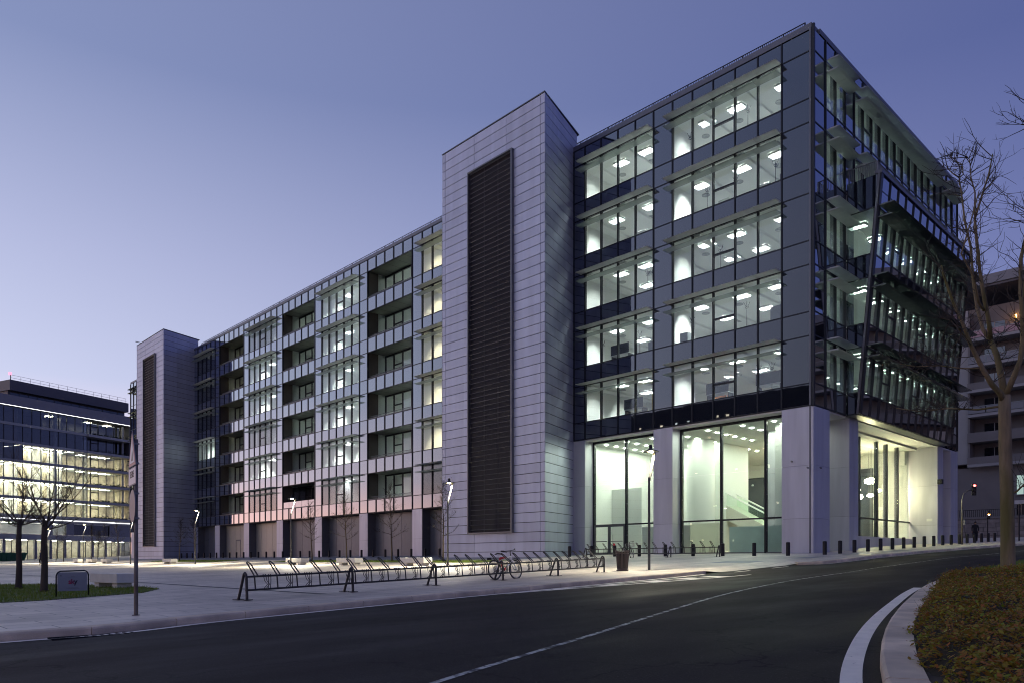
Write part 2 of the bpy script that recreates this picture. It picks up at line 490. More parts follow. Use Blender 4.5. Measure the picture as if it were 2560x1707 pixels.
# floor plates, core, ceilings
for k in range(5):
    zc, zf = HEAD(k) + .08, SILL(k) - .14
    bx('floor_slab', m_ceil, CB, XW + .15, CX1 - .1, YC + .25, CY1, zc, (SILL(k + 1) - .15) if k < 4 else TOP - .15)
    bx('carpet', m_carpet, CB, XW + .15, CX1 - .1, YC + .25, CY1, zf - .006, zf)
    bx('core_wall', m_white, CB, 50.0, 50.2, 25.6, CY1, zf, zc)
    bx('core_wall', m_white, CB, 50.2, CX1 - .1, 25.6, 25.8, zf, zc)
    bx('interior_wall', m_white, CB, XW + .15, 50.0, CY1 - .18, CY1, zf, zc)
    bx('interior_wall', m_white, CB, XW + .3, XW + 3.2, nY(5) + .35, nY(6) - .35, zf, zc)
    bx('interior_wall', m_white, CB, XW + .12, XW + .26, nY(5) + .04, nY(6) - .04, zf, zc)
    bx('interior_wall', m_white, CB, XW + .12, XW + .26, nY(10) + .04, LY1, zf, zc)
    bx('interior_wall', m_white, CB, XW + .12, XW + .26, YC + .27, nY(0) - .04, zf, zc)
    bx('interior_wall', m_white, CB, CX1 - .3, CX1 - .1, YC + .3, 25.6, zf, zc)
    for y in [20.5 + 3.0 * i for i in range(6)]:
        bx('ceiling_beam', m_ceil, CB, XW + .3, 50.0, y - .2, y + .2, zc - .16, zc - .001)
    for i, y in enumerate([21.6, 24.4, 26.9, 31.4, 34.0]):
        for x in (43.4, 46.6):
            fixture(CB, x, y + (.2 if (k + i) % 2 else -.2), zc - .02)
        ceiling_vent(CB, 44.9, y + .85, zc)
        if (i + k) % 2: bx('ceiling_grille', m_vent, CB, 47.6, 48.3, y - .3, y + .3, zc - .012, zc - .002)
    for j in range(7):
        fixture(CB, 51.5 + j * 2.35, 22.6, zc - .02, FIX_DIM)

# ---- south facade of the corner block -------------------------------------------
def sX(t): return XW + t
SN = [1.53 + 1.36 * n for n in range(19)]
def s_span(p, x0, x1, z0, z1): return bx('spandrel_panel', m_span, p, x0 + .03, x1 - .03, YC - .02, YC + .04, z0 + .035, z1 - .035)
def s_pane(p, x0, x1, z0, z1): return bx('window_pane', m_glass_g, p, x0 + .03, x1 - .03, YC, YC + .02, z0 + .03, z1 - .03)
edges = [.08] + SN
for i in range(len(edges) - 1):
    x0, x1 = sX(edges[i]), sX(edges[i + 1]); n = i - 1           # n: index of left mullion
    for k in range(5):
        behind_box = k < 3 and 4.45 < edges[i] and edges[i + 1] < 21.9
        if behind_box: continue
        win = n in (0, 1) or (3 <= n <= 13) or n in (15, 16)
        (s_pane if win else s_span)(CB, x0, x1, SILL(k), HEAD(k))
        s_span(CB, x0, x1, HEAD(k), SILL(k + 1) if k < 4 else TOP)
        if k == 0: s_span(CB, x0, x1, 9.97, SILL(0))
for i, t in enumerate(SN):
    z0 = SILL(3) - 1.3 if 4.4 < t < 21.9 else 9.97
    bx('mullion', m_mull, CB, sX(t) - .035, sX(t) + .035, YC - .09, YC + .05, z0, TOP)
    for k in range(5):
        if k < 3 and 4.4 < t < 21.9: continue
        bx('mullion_fin', m_greymetal, CB, sX(t) - .03, sX(t) + .03, YC + .052, YC + .27, SILL(k) + .03, HEAD(k) - .03)
for k in range(5):
    for z in (SILL(k), HEAD(k)):
        segs = [(.08, 26.05)] if k >= 3 else [(.08, 4.40), (21.95, 26.05)]
        for a, b in segs: bx('transom', m_mull, CB, sX(a), sX(b), YC - .05, YC + .1, z - .033, z + .033)
    bays = [(SN[0], SN[2]), (SN[3], SN[14]), (SN[15], SN[17])] if k >= 3 else [(SN[0], SN[2])]
    for a, b in bays:
        m = max(1, round((b - a) / 1.36))
        for i in range(m):
            x0, x1 = sX(a + 1.36 * i) + .006, sX(a + 1.36 * (i + 1)) - .006
            if i == 0: x0 -= .0
            if i == m - 1: x1 += .3
            for dz in (.02, -.64):
                mb = MB(); z = HEAD(k) + dz
                prof = [(YC - .85, 0), (YC - .7, .04), (YC - .3, .055), (YC - .1, .03), (YC - .1, -.02), (YC - .3, -.035), (YC - .7, -.03)]
                kk = len(prof)
                mb.add([(x0, y, z + h) for y, h in prof] + [(x1, y, z + h) for y, h in prof],
                       [tuple(range(kk))[::-1], tuple(range(kk, 2*kk))] + [(q, (q+1) % kk, kk + (q+1) % kk, kk + q) for q in range(kk)])
                mb.build('sunshade_blade', m_visor, CB)
bx('transom', m_mull, CB, sX(.08), sX(4.4), YC - .05, YC + .1, 9.95, 10.02)
for k in (3, 4):
    for n in (4, 8, 12):
        bx('window_bar', m_mull, CB, sX(SN[n]) + .036, sX(SN[n + 1]) - .036, YC - .03, YC + .05, SILL(k) + 1.0, SILL(k) + 1.1)
# east end of the block
bx('end_wall', m_span, CB, CX1 - .06, CX1, YC + .05, CY1, 9.97, TOP)
bx('service_bracket', m_mull, CB, sX(20.9), sX(20.94), YC - 1.0, YC + .1, TOP + .33, TOP + .37)
bx('service_bracket', m_mull, CB, sX(20.85), sX(21.0), YC - 1.15, YC - 1.0, TOP + .2, TOP + .42)

# ---- projecting bay: three leaning storeys on the south side ------------------------
PB_ = thing('projecting_glass_bay', 'outward leaning glass bay of three floors hung on the right side of the corner block', 'building', (sX(4.4), YC - .8, 9.97))
BX0, BX1, BZ0, BZ1 = sX(4.4), sX(21.9), 9.97, 23.85
LEAN = (2.0 - .75) / (BZ1 - BZ0)
lean_a = math.atan(LEAN)
def bp(z): return YC - .75 - (z - BZ0) * LEAN
def leanbox(name, mat, p, x0, x1, z0, z1, out, inn):
    zc = (z0 + z1) / 2; yc = bp(zc)
    fr = Matrix.Translation(((x0 + x1) / 2, yc, zc)) @ Matrix.Rotation(lean_a, 4, 'X') @ Matrix.Translation((0, (inn - out) / 2, 0))
    return bxm(name, mat, p, fr, x1 - x0, inn + out, (z1 - z0) / cos(lean_a))
NB = 13; bw = (BX1 - BX0 - .3) / NB
bxs = [BX0 + .3 + bw * i for i in range(NB + 1)]
for i in range(NB):
    x0, x1 = bxs[i], bxs[i + 1]
    leanbox('spandrel_panel', m_span, PB_, x0 + .03, x1 - .03, BZ0 + .03, SILL(0) - .03, .02, .04)
    for k in range(3):
        leanbox('window_pane', m_glass_g, PB_, x0 + .03, x1 - .03, SILL(k) + .03, HEAD(k) - .03, 0, .02)
        leanbox('spandrel_panel', m_span, PB_, x0 + .03, x1 - .03, HEAD(k) + .03, (SILL(k + 1) if k < 2 else BZ1 - .9) - .03, .02, .04)
    leanbox('parapet_panel', m_span, PB_, x0 + .03, x1 - .03, BZ1 - .87, BZ1 - .03, .02, .04)
for i, x in enumerate(bxs):
    leanbox('mullion', m_mull, PB_, x - .035, x + .035, BZ0, BZ1, .09, .06)
    for k in range(3):
        leanbox('mullion_fin', m_greymetal, PB_, x - .03, x + .03, SILL(k) + .03, HEAD(k) - .03, -.062, .24)
for k in range(3):
    for z in (SILL(k), HEAD(k)):
        leanbox('transom', m_mull, PB_, BX0 + .3, BX1, z - .033, z + .033, .05, .1)
    for n in (2, 6, 10):
        leanbox('window_bar', m_mull, PB_, bxs[n] + .036, bxs[n + 1] - .036, SILL(k) + 1.0, SILL(k) + 1.1, .03, .05)
    for dz in (.05, -.62):
        for i in range(NB):
            x0, x1 = bxs[i] + .006, bxs[i + 1] - .006
            if i == 0: x0 -= .25
            if i == NB - 1: x1 += .5
            z = HEAD(k) + dz; y = bp(z)
            mb = MB(); prof = [(y - .95, 0), (y - .8, .04), (y - .3, .055), (y - .1, .03), (y - .1, -.02), (y - .3, -.035), (y - .8, -.03)]
            kk = len(prof)
            mb.add([(x0, a, z + h) for a, h in prof] + [(x1, a, z + h) for a, h in prof],
                   [tuple(range(kk))[::-1], tuple(range(kk, 2*kk))] + [(q, (q+1) % kk, kk + (q+1) % kk, kk + q) for q in range(kk)])
            mb.build('sunshade_blade', m_visor_dark, PB_)
leanbox('transom', m_mull, PB_, BX0 + .3, BX1, BZ0 - .03, BZ0 + .04, .05, .1)
leanbox('coping', m_coping, PB_, BX0 - .02, BX1 + .05, BZ1, BZ1 + .18, .12, .3)
leanbox('corner_post', m_mull, PB_, BX0 + .0, BX0 + .3, BZ0, BZ1, .1, .15)
leanbox('corner_trim', m_greymetal, PB_, BX0 - .05, BX0 - .004, BZ0, BZ1, .02, .1)
# west cheek of the bay: slanted polygons between the facade and the leaning corner
def cheek(name, mat, z0, z1, thick=.05, xo=0.):
    mb = MB(); v = []
    for x in (BX0 + xo, BX0 + xo + thick):
        v += [(x, YC - .1, z0), (x, bp(z0) + .12, z0), (x, bp(z1) + .12, z1), (x, YC - .1, z1)]
    mb.add(v, [(0, 1, 2, 3), (7, 6, 5, 4), (0, 4, 5, 1), (1, 5, 6, 2), (2, 6, 7, 3), (3, 7, 4, 0)])
    return mb.build(name, mat, PB_)
cheek('cheek_panel', m_span, BZ0 + .02, SILL(0) - .03)
for k in range(3):
    cheek('window_pane', m_glass_g, SILL(k) + .03, HEAD(k) - .03, .02, .01)
    cheek('cheek_panel', m_span, HEAD(k) + .03, (SILL(k + 1) if k < 2 else BZ1) - .03)
    for z in (SILL(k), HEAD(k)): cheek('transom', m_mull, z - .03, z + .03, .1, -.03)
bx('soffit', m_loggia_soffit, PB_, BX0 + .02, BX1, bp(BZ0) + .03, YC - .02, BZ0 - .06, BZ0 - .02)
bx('terrace', m_roof, PB_, BX0 + .1, BX1 - .1, bp(BZ1) + .2, YC - .1, BZ1 - .35, BZ1 - .2)
bx('end_cheek', m_span, PB_, BX1 + .002, BX1 + .06, bp(BZ0) + .1, YC - .05, BZ0, BZ1)
roof_rail(PB_, BX0 + .15, YC - .15, BX0 + .15, bp(BZ1) + .2, BZ1 - .12, 1, 16, m_railing)
roof_rail(PB_, BX0 + .2, bp(BZ1) + .25, BX0 + 2.0, bp(BZ1) + .25, BZ1 - .12, 1, 14, m_railing)
for k in range(3):
    zc, zf = HEAD(k) + .06, SILL(k) - .14
    bx('floor_slab', m_ceil, PB_, BX0 + .1, BX1 - .08, bp(zc) + .12, YC + .2, zc, SILL(k + 1) - .16 if k < 2 else BZ1 - .4)
    bx('carpet', m_carpet, PB_, BX0 + .1, BX1 - .08, bp(zf) + .12, YC + .2, zf - .01, zf)
    for j in range(6):
        fixture(PB_, BX0 + 1.8 + j * 2.7, YC - .1, zc - .03, FIX_DIM)
bx('ground_slab_edge', m_mull, PB_, BX0 + .1, BX1 - .1, bp(BZ0) + .1, YC - .05, BZ0 - .015, BZ0 + .02)

# ---- ground floor of the corner block ----------------------------------------------
ZB = 1.46
def pillar_panels(root, x0, x1, y0, y1, faces, zs, mat=None, smat=None):
    """stone-like pillar: dark core with cladding panels on the given faces"""
    mat = mat or m_pillar
    bx('pillar_core', m_joint, root, x0 + .05, x1 - .05, y0 + .05, y1 - .05, zs[0] - .6, zs[-1])
    for a, b in zip(zs[:-1], zs[1:]):
        if 'w' in faces: bx('pillar_panel', mat, root, x0, x0 + .045, y0, y1, a + .006, b - .006)
        if 's' in faces: bx('pillar_panel', smat or mat, root, x0 + .05, x1, y0, y0 + .045, a + .006, b - .006)
        if 'e' in faces: bx('pillar_panel', mat, root, x1 - .045, x1, y0 + .05, y1, a + .006, b - .006)
        if 'n' in faces: bx('pillar_panel', smat or mat, root, x0 + .05, x1, y1 - .045, y1, a + .006, b - .006)
ZP = [1.0, 3.6, 6.6, 9.93]
GXP = XW + .93                              # recessed lobby glass plane
pillar_panels(CB, XW - .03, XW + 2.1, YC - .03, nY(0), 'ws', ZP)
pillar_panels(CB, XW - .03, XW + 1.1, nY(5), nY(6), 'wsn', ZP)
pillar_panels(CB, XW - .03, XW + 1.1, nY(10), LY1 + .4, 'ws', ZP)
bx('pillar_edge', m_mull, CB, XW - .036, XW - .031, YC + .13, YC + .2, 1.4, 9.93)
bx('lobby_soffit', m_ceil, CB, XW + .05, GXP, nY(0), LY1, 9.86, 9.94)
zt = 3.76
m_door = M('grey_door_frame', (.13, .135, .14), rough=.4, metal=.5)
for (ya, yb) in ((nY(0), nY(5)), (nY(6), nY(10))):
    ys = [yb]
    while ys[-1] - 3.0 > ya + .4: ys.append(ys[-1] - 3.0)
    ys.append(ya)
    for i, y in enumerate(ys):
        bx('lobby_post', m_mull, CB, GXP - .06, GXP + .16, y - .06 if 0 < i else y - .12, y + .06 if i < len(ys) - 1 else y + .12, 1.3, 9.86)
    bx('lobby_transom', m_mull, CB, GXP - .04, GXP + .1, ya + .12, yb - .12, zt - .05, zt + .05)
    bx('lobby_transom', m_mull, CB, GXP - .04, GXP + .1, ya + .12, yb - .12, 9.7, 9.86)
    bx('lobby_kerb', m_greymetal, CB, GXP - .05, GXP + .12, ya + .12, yb - .12, 1.2, 1.72)
    for a, b in zip(ys[1:], ys[:-1]):
        for z0, z1 in ((zt + .05, 6.7), (6.71, 9.7)):
            bx('lobby_pane', m_lobbyglass, CB, GXP, GXP + .02, a + .07, b - .07, z0 + .005, z1 - .005)
        bx('lobby_pane', m_lobbyglass, CB, GXP, GXP + .02, a + .07, b - .07, 1.73, zt - .055)
        for zz in (3.0, 5.2, 6.7, 8.2):
            bx('glass_clamp', m_greymetal, CB, GXP - .05, GXP - .001, b - .16, b - .07, zz - .03, zz + .03)
# double door in the left lobby bay
dy1, dy0 = nY(10) - .14, nY(8) + .08
dd = bx('entrance_door', m_door, CB, GXP - .10, GXP - .02, dy0, dy1, 3.62, 3.78)
for a, b in ((dy0, dy0 + .1), ((dy0 + dy1)/2 - .11, (dy0 + dy1)/2 + .11), (dy1 - .1, dy1)):
    bx('door_stile', m_door, dd, GXP - .10, GXP - .02, a, b, 1.3, 3.62)
for a, b in ((dy0 + .1, (dy0 + dy1)/2 - .11), ((dy0 + dy1)/2 + .11, dy1 - .1)):
    bx('door_rail', m_door, dd, GXP - .10, GXP - .02, a, b, 1.45, 1.78)
    bx('push_bar', m_greymetal, dd, GXP - .16, GXP - .12, a + .05, b - .05, 2.55, 2.6)
# lobby interior
def frosted(name, col, tr):
    m, nt, n, l, o = new_mat(name)
    c, _ = brightness_noise(nt, col, 1.2, .08)
    d = n.new('ShaderNodeBsdfDiffuse'); t = n.new('ShaderNodeBsdfTranslucent'); mx = n.new('ShaderNodeMixShader'); mx.inputs[0].default_value = tr
    l.new(c, d.inputs[0]); l.new(c, t.inputs[0]); l.new(d.outputs[0], mx.inputs[1]); l.new(t.outputs[0], mx.inputs[2]); l.new(mx.outputs[0], o.inputs[0])
    return m
m_frost = frosted('frosted_film', (.85, .86, .80), .75); m_frost_blue = frosted('blue_frosted_film', (.60, .68, .70), .65)
bx('lobby_floor', m_stonefloor, CB, XW + .1, 63.0, 20.8, 37.0, 1.30, 1.47)
bx('lobby_ceiling', m_ceil, CB, XW + .95, 62.9, 20.2, 37.0, 9.72, 9.80)
bx('lobby_wall', m_white, CB, XW + 1.1, 63.0, 36.2, 36.4, 1.4, 9.72)
bx('lobby_wall', m_white, CB, 45.3, 49.2, 33.4, 36.2, 1.47, 6.6)
bx('lobby_wall', m_white, CB, 48.3, 52.2, 28.6, 33.4, 1.47, 9.71)
bx('lobby_wall', m_white, CB, 44.6, 45.6, 21.2, 22.6, 1.47, 9.71)
bx('lobby_wall', m_white, CB, 44.0, 44.3, 28.4, 32.4, 1.47, 3.6)
bx('lobby_counter', m_frost, CB, 43.4, 43.6, 25.9, 28.0, 1.5, 3.65)
bx('lobby_screen', m_frost_blue, CB, 43.4, 43.5, 20.9, 25.1, 1.5, 3.35)
MB().lathe([(.95, 0), (.95, 8.25)], 24, 46.6, 29.2, 1.47).build('lobby_column', m_white, CB, smooth=True)
m_backglass = opaque_glass('lobby_back_glass', col=(.05, .06, .085), f0=.10, power=3.5)
bx('lobby_back_glass', m_backglass, CB, 62.5, 62.6, 23.4, 36.1, 1.47, 9.2)
for y in (23.5, 26.4, 29.4, 32.4):
    bx('lobby_back_post', m_greymetal, CB, 62.35, 62.49, y - .08, y + .08, 1.47, 9.7)
bx('lobby_back_wall', m_white, CB, 62.2, 62.5, 20.9, 36.1, 8.6, 9.7)
SPOT = bpy.data.meshes.new('downlight_disc')
_s = MB(); _s.add([(.11 * cos(2*pi*j/12), .11 * sin(2*pi*j/12), 0) for j in range(12)], [tuple(range(12))[::-1]])
SPOT.from_pydata(_s.v, [], _s.f); SPOT.materials.append(m_spot)
for y in (22.0, 24.1, 26.6, 28.9, 31.0, 33.2, 35.1):
    for i in range(9):
        x = 43.3 + i * 1.15 + (0 if i < 6 else i * .2)
        place(bpy.data.objects.new('downlight', SPOT), frame_at(x, y, 9.70), CB)
# escalator inside the lobby
ES = thing('escalator', 'pale escalator with glass sides running down behind the right lobby window', 'escalator', (49.5, 24.5, 1.47))
m_esc = M('escalator_cladding', (.62, .61, .55), rough=.35)
mb = MB(); ya, yb = 22.6, 31.5; za, zb = 1.9, 6.6
def esc(name, mat, x0, x1, o0, o1):
    v = []
    for x in (x0, x1): v += [(x, ya, za + o0), (x, yb, zb + o0), (x, yb, zb + o1), (x, ya, za + o1)]
    return MB().add(v, [(0, 1, 2, 3)[::-1], (4, 5, 6, 7), (0, 1, 5, 4), (1, 2, 6, 5), (2, 3, 7, 6), (3, 0, 4, 7)]).build(name, mat, ES)
esc('truss', m_esc, 49.0, 50.6, -.9, .15)
esc('balustrade_pane', m_lobbyglass, 49.05, 49.08, .17, .95)
esc('balustrade_pane', m_lobbyglass, 50.5, 50.53, .17, .95)
esc('handrail', m_white, 49.0, 49.12, .96, 1.06)
esc('handrail', m_white, 50.46, 50.58, .96, 1.06)
# pendant lamps in the right-hand lobby
m_pend = emit('pendant_glow', (1.0, .84, .52), 95)
m_cable = m_greymetal
for i, (x, y, z, r) in enumerate(((58.6, 22.1, 7.2, .42), (56.6, 22.3, 5.9, .40), (57.6, 22.7, 6.5, .26), (60.4, 22.2, 6.6, .22), (59.6, 22.5, 6.2, .24))):
    t = thing('pendant_lamp', ['upper large glowing pendant lamp in the right lobby', 'lower large glowing pendant lamp in the right lobby', 'small pendant between the two large ones in the right lobby',
               'small pendant behind the dark post in the right lobby', 'small round pendant nearest the dark post in the right lobby'][i], 'pendant lamp', (x, y, z), 0, 'glowing lobby pendants')
    fr = Matrix.Translation((x, y, z))
    mb = MB().lathe([(0, -.42*r), (.5*r, -.5*r), (.9*r, -.36*r), (1.0*r, 0), (.85*r, .32*r), (.45*r, .46*r), (0, .42*r)], 16)
    mb.build('globe', m_pend, t, frame=fr, smooth=True)
    ca = MB()
    for j in range(3):
        a = j * 2.1; ca.tube([(r*.5*cos(a), r*.5*sin(a), .4*r), (.1*cos(a), .1*sin(a), 9.7 - z)], .008, 4)
    ca.build('cable', m_cable, t, frame=fr)
    MB().lathe([(.12*r, .4*r), (.3*r, .55*r), (.1*r, .7*r)], 10).build('cap', m_greymetal, t, frame=fr)
bx('lobby_wall', m_white, CB, 62.7, 62.9, 20.9, 36.2, 1.4, 9.7)
# ---- south side ground floor: pillars P2..P4 and recessed lobby glass --------------------
GY = YC + 1.95
ZPr = [1.3, 3.9, 6.9, 9.9]
def s_pillar(t0, t1, depth=2.6):
    pillar_panels(CB, sX(t0), sX(t1), YC - .03, YC + depth, 'wse', ZPr)
s_pillar(4.89, 6.25, 5.5)
s_pillar(21.2, 22.5); s_pillar(24.3, 26.1, 3.0)
bx('south_soffit', m_ceil, CB, sX(2.1), CX1, YC + .06, GY + .05, 9.86, 9.94)
for x in (53.0, 56.2, 58.0, 60.2):
    bx('lobby_post', m_mull, CB, x - .09, x + .09, GY - .05, GY + .2, 1.4, 9.86)
for x0, x1 in ((48.0, 52.91), (53.09, 56.11), (56.29, 57.91), (58.09, 60.11), (60.29, 62.6)):
    bx('lobby_pane', m_lobbyglass, CB, x0, x1, GY, GY + .02, 4.2, 9.85)
    bx('lobby_pane', m_lobbyglass, CB, x0, x1, GY, GY + .02, 2.9, 4.1)
bx('lobby_transom', m_mull, CB, 48.0, 62.7, GY - .04, GY + .12, 4.1, 4.2)
bx('plinth_wall', m_pillar, CB, 48.0, 62.7, GY - .12, GY + .1, 1.2, 2.88)
bx('wall_plate', m_white, CB, 62.68, 62.72, 19.1, 19.5, 4.2, 4.4)
bx('wall_loudspeaker', m_black, CB, sX(21.1), sX(21.5), YC - .35, YC - .04, 7.0, 7.35)

# ================================================================== stair towers
SK = R(18.9)
def stair_tower(y0, label):
    """front face X=36.73 from y0 to y0+11.1, right cheek skewed back to the facade"""
    x0 = 36.73; y1 = y0 + 11.1; zb, zt_ = 1.3, 32.86
    T = thing('stair_tower', label, 'stair tower', (x0, y0, zb), group='panel clad stair towers')
    px_, py_ = cos(SK) * 5.75, sin(SK) * 5.75
    MB().prism([(x0 + .07, y0 + .07), (x0 + .07, y1 - .07), (x0 + 5.6, y1 - .07), (x0 + px_ + .02, y0 + py_ + .07)][::-1], zb - .4, zt_ - .05).build('tower_core', m_joint, T)
    MB().prism([(x0 - .03, y0 - .03), (x0 - .03, y1 + .02), (x0 + 6.0, y1 + .02), (x0 + px_ + .2, y0 + py_ - .03)][::-1], zt_ + .005, zt_ + .07).build('coping', m_coping, T)
    pitch = .674; LV = (y0 + 3.04, y0 + 7.82, 3.17, 30.2)
    full = [y0, y0 + .39, y0 + 3.8, y0 + 7.26, y0 + 10.69, y1]
    z = zt_ - .03; row = 0
    while z > zb - .2:
        za = z - pitch
        inside = z <= LV[3] + .1 and za >= LV[2] - .1
        segs = [(full[0], full[1]), (full[1], LV[0]), (LV[1], full[4]), (full[4], full[5])] if inside else list(zip(full[:-1], full[1:]))
        for a, b in segs:
            bx('cladding_panel', m_clad, T, x0, x0 + .06, a + (.014 if a != y0 else 0), b - .014, za + .021, z - .021)
        for a, b in ((.012, 2.2), (2.2, 5.7)):
            cx_ = x0 + cos(SK) * (a + b)/2; cy_ = y0 + sin(SK) * (a + b)/2
            fr = Matrix.Translation((cx_, cy_, (za + z)/2)) @ Matrix.Rotation(SK, 4, 'Z') @ Matrix.Translation((0, .03, 0))
            bxm('cladding_panel', m_clad, T, fr, b - a - .012, .06, pitch - .042)
        z = za; row += 1
    # louvre screen: frame proud of the cladding, slats, dark glass and landings behind
    L0, L1, Z0, Z1 = LV
    fr = bx('louvre_frame', m_greymetal, T, x0 - .22, x0 + .1, L0 - .02, L0 + .10, Z0, Z1)
    bx('frame_jamb', m_greymetal, fr, x0 - .22, x0 + .1, L1 - .10, L1 + .02, Z0, Z1)
    bx('frame_head', m_greymetal, fr, x0 - .22, x0 + .1, L0 + .1, L1 - .1, Z1 - .1, Z1)
    bx('frame_sill', m_greymetal, fr, x0 - .22, x0 + .1, L0 + .1, L1 - .1, Z0, Z0 + .1)
    bx('stair_glass', m_darkglass, T, x0 + .12, x0 + .14, L0 + .1, L1 - .1, Z0, Z1)
    n = 74
    for i in range(n):
        zz = Z0 + .3 + (Z1 - Z0 - .5) * i / (n - 1)
        f2 = Matrix.Translation((x0 - .10, (L0 + L1)/2, zz)) @ Matrix.Rotation(R(-14), 4, 'Y')
        bxm('louvre_slat', m_slat, T, f2, .09, L1 - L0 - .2, .028)
    for i in range(7):
        zl = 5.6 + 4.02 * i - .6
        bx('stair_landing', m_brownband, T, x0 + .08, x0 + .115, L0 + .1, L1 - .1, zl, zl + .45)
    for y in (L0 + 1.7, L0 + 3.2):
        bx('stair_glass_bar', m_greymetal, T, x0 + .07, x0 + .11, y - .04, y + .04, Z0 + .1, Z1 - .1)
    return T
stair_tower(35.10, 'tall stair tower with a black louvre strip beside the corner block, nearest of the two')
ST2 = stair_tower(107.35, 'far stair tower with a narrow louvre strip at the left end of the long wing')
mb = MB().tube([(37.2, 118.0, 32.9), (37.2, 118.3, 33.4), (36.6, 118.6, 33.5)], .05, 6).build('lamp_bracket', m_black, ST2)

# ================================================================== long wing
LW = thing('long_office_wing', 'long six storey office wing with loggias and window bays between the two stair towers', 'building', (XW, 46.3, 1.5),
           group='wings of the office complex')
WY0, WY1 = tY(27.45), tY(90.15)
KS = list(range(-1, 5))
wing = [(27.45, 28.85, 'P')]
for a, b, kd in ((18, 23, 'W'), (23, 24, 'P'), (24, 29, 'L'), (29, 30, 'P'), (30, 35, 'W'), (35, 36, 'P'), (36, 41, 'L'), (41, 42, 'P'),
                 (42, 47, 'W'), (47, 48, 'P'), (48, 53, 'L'), (53, 54, 'P'), (54, 58, 'W')):
    for i in range(a, b): wing.append((1.85 + 1.5*i, 3.35 + 1.5*i, kd))
wing.append((88.85, 90.15, 'P'))
WB0 = 5.95
for (t0, t1, kd) in wing:
    y0, y1 = tY(t0), tY(t1)
    w_span(LW, y0, y1, WB0, SILL(-1))
    for k in KS:
        if kd == 'P': w_span(LW, y0, y1, SILL(k), HEAD(k))
        elif kd == 'W': w_pane(LW, y0, y1, SILL(k), HEAD(k))
        w_span(LW, y0, y1, HEAD(k), SILL(k + 1) if k < 4 else TOP)
bays_W = [(18, 23), (30, 35), (42, 47), (54, 58)]
bays_L = [(24, 29), (36, 41), (48, 53)]
inL = lambda n: any(a < n < b for a, b in bays_L)
for n in range(18, 59):
    if inL(n):
        w_mullion(LW, nY(n), WB0, SILL(-1))
        for k in KS: w_mullion(LW, nY(n), HEAD(k), SILL(k + 1) if k < 4 else TOP)
    else: w_mullion(LW, nY(n), WB0, TOP)
for k in KS:
    for z in (SILL(k), HEAD(k)): w_transom(LW, WY0, WY1, z)
w_transom(LW, WY0, WY1, WB0 + .02)
bx('coping', m_coping, LW, XW - .06, XW + .7, WY0, WY1, TOP + .035, TOP + .33)
roof_rail(LW, XW + 1.0, WY0, XW + 1.0, WY1, TOP + .3, 42, 260, m_greymetal)
bx('roof', m_roof, LW, XW + .5, XW + 18, WY0, WY1, TOP - .1, TOP + .05)
bx('back_wall', m_joint, LW, XW + 17.8, XW + 18, WY0, WY1, 1.0, TOP)
# window bays: rooms, lights, shades
UNLIT = {(42, -1), (54, -1), (54, 0), (54, 2), (54, 3), (54, 4), (18, -1)}
for (a, b) in bays_W:
    ya, yb = nY(a), nY(b); warm = a == 18
    for k in KS:
        zc, zf = HEAD(k) + .08, SILL(k) - .14
        bx('floor_slab', m_ceil, LW, XW + .15, XW + 7.4, ya - .5, yb + .5, zc, SILL(k + 1) - .15 if k < 4 else TOP - .15)
        bx('carpet', m_carpet, LW, XW + .15, XW + 7.4, ya - .5, yb + .5, zf - .006, zf)
        lit = (a, k) not in UNLIT
        wm = m_white if lit else m_unlit
        bx('interior_wall', wm, LW, XW + 7.2, XW + 7.4, ya - .5, yb + .5, zf, zc)
        bx('interior_wall', wm, LW, XW + .15, XW + 7.2, yb + .06, yb + .2, zf, zc)
        bx('interior_wall', wm, LW, XW + .15, XW + 7.2, ya - .2, ya - .06, zf, zc)
        # bays whose far half is dark: a dark partition shuts off the lights
        if (a, k) in ((42, 4), (42, 1), (30, -1)):
            ps = 2 if a == 42 else 4
            bx('partition', m_unlit, LW, XW + .15, XW + 7.2, nY(a + ps) + .05, nY(a + ps) + .15, zf, zc)
        if lit:
            me = FIX_WARM if warm else FIX_WING
            for y in ((ya + 1.6, yb - 2.0) if (a, k) not in ((42, 4), (42, 1)) else (ya + 1.4,)):
                for x in (XW + 2.2, XW + 5.2): fixture(LW, x, y, zc - .02, me)
            for y in (ya + 2.9, yb - .8):
                bx('ceiling_beam', m_ceil, LW, XW + .3, XW + 7.2, y - .18, y + .18, zc - .15, zc - .001)
            ceiling_vent(LW, XW + 3.4, ya + 2.2, zc)
            if not warm:
                bx('interior_column', m_white, LW, XW + .5, XW + .9, nY(b - 1) + .25, nY(b - 1) + .65, zf, zc)
        for dz in (.02, -.62):
            w_visor_lens(LW, ya + .02, yb + .35, HEAD(k) + dz, mat=m_visor if dz > 0 else m_visor_glass)
            if a == 18: pass
        if b - a == 5:
            bx('window_bar', m_mull, LW, XW - .04, XW + .08, nY(a + 2) + .033, nY(a + 3) - .033, SILL(k) + .86, SILL(k) + .98)
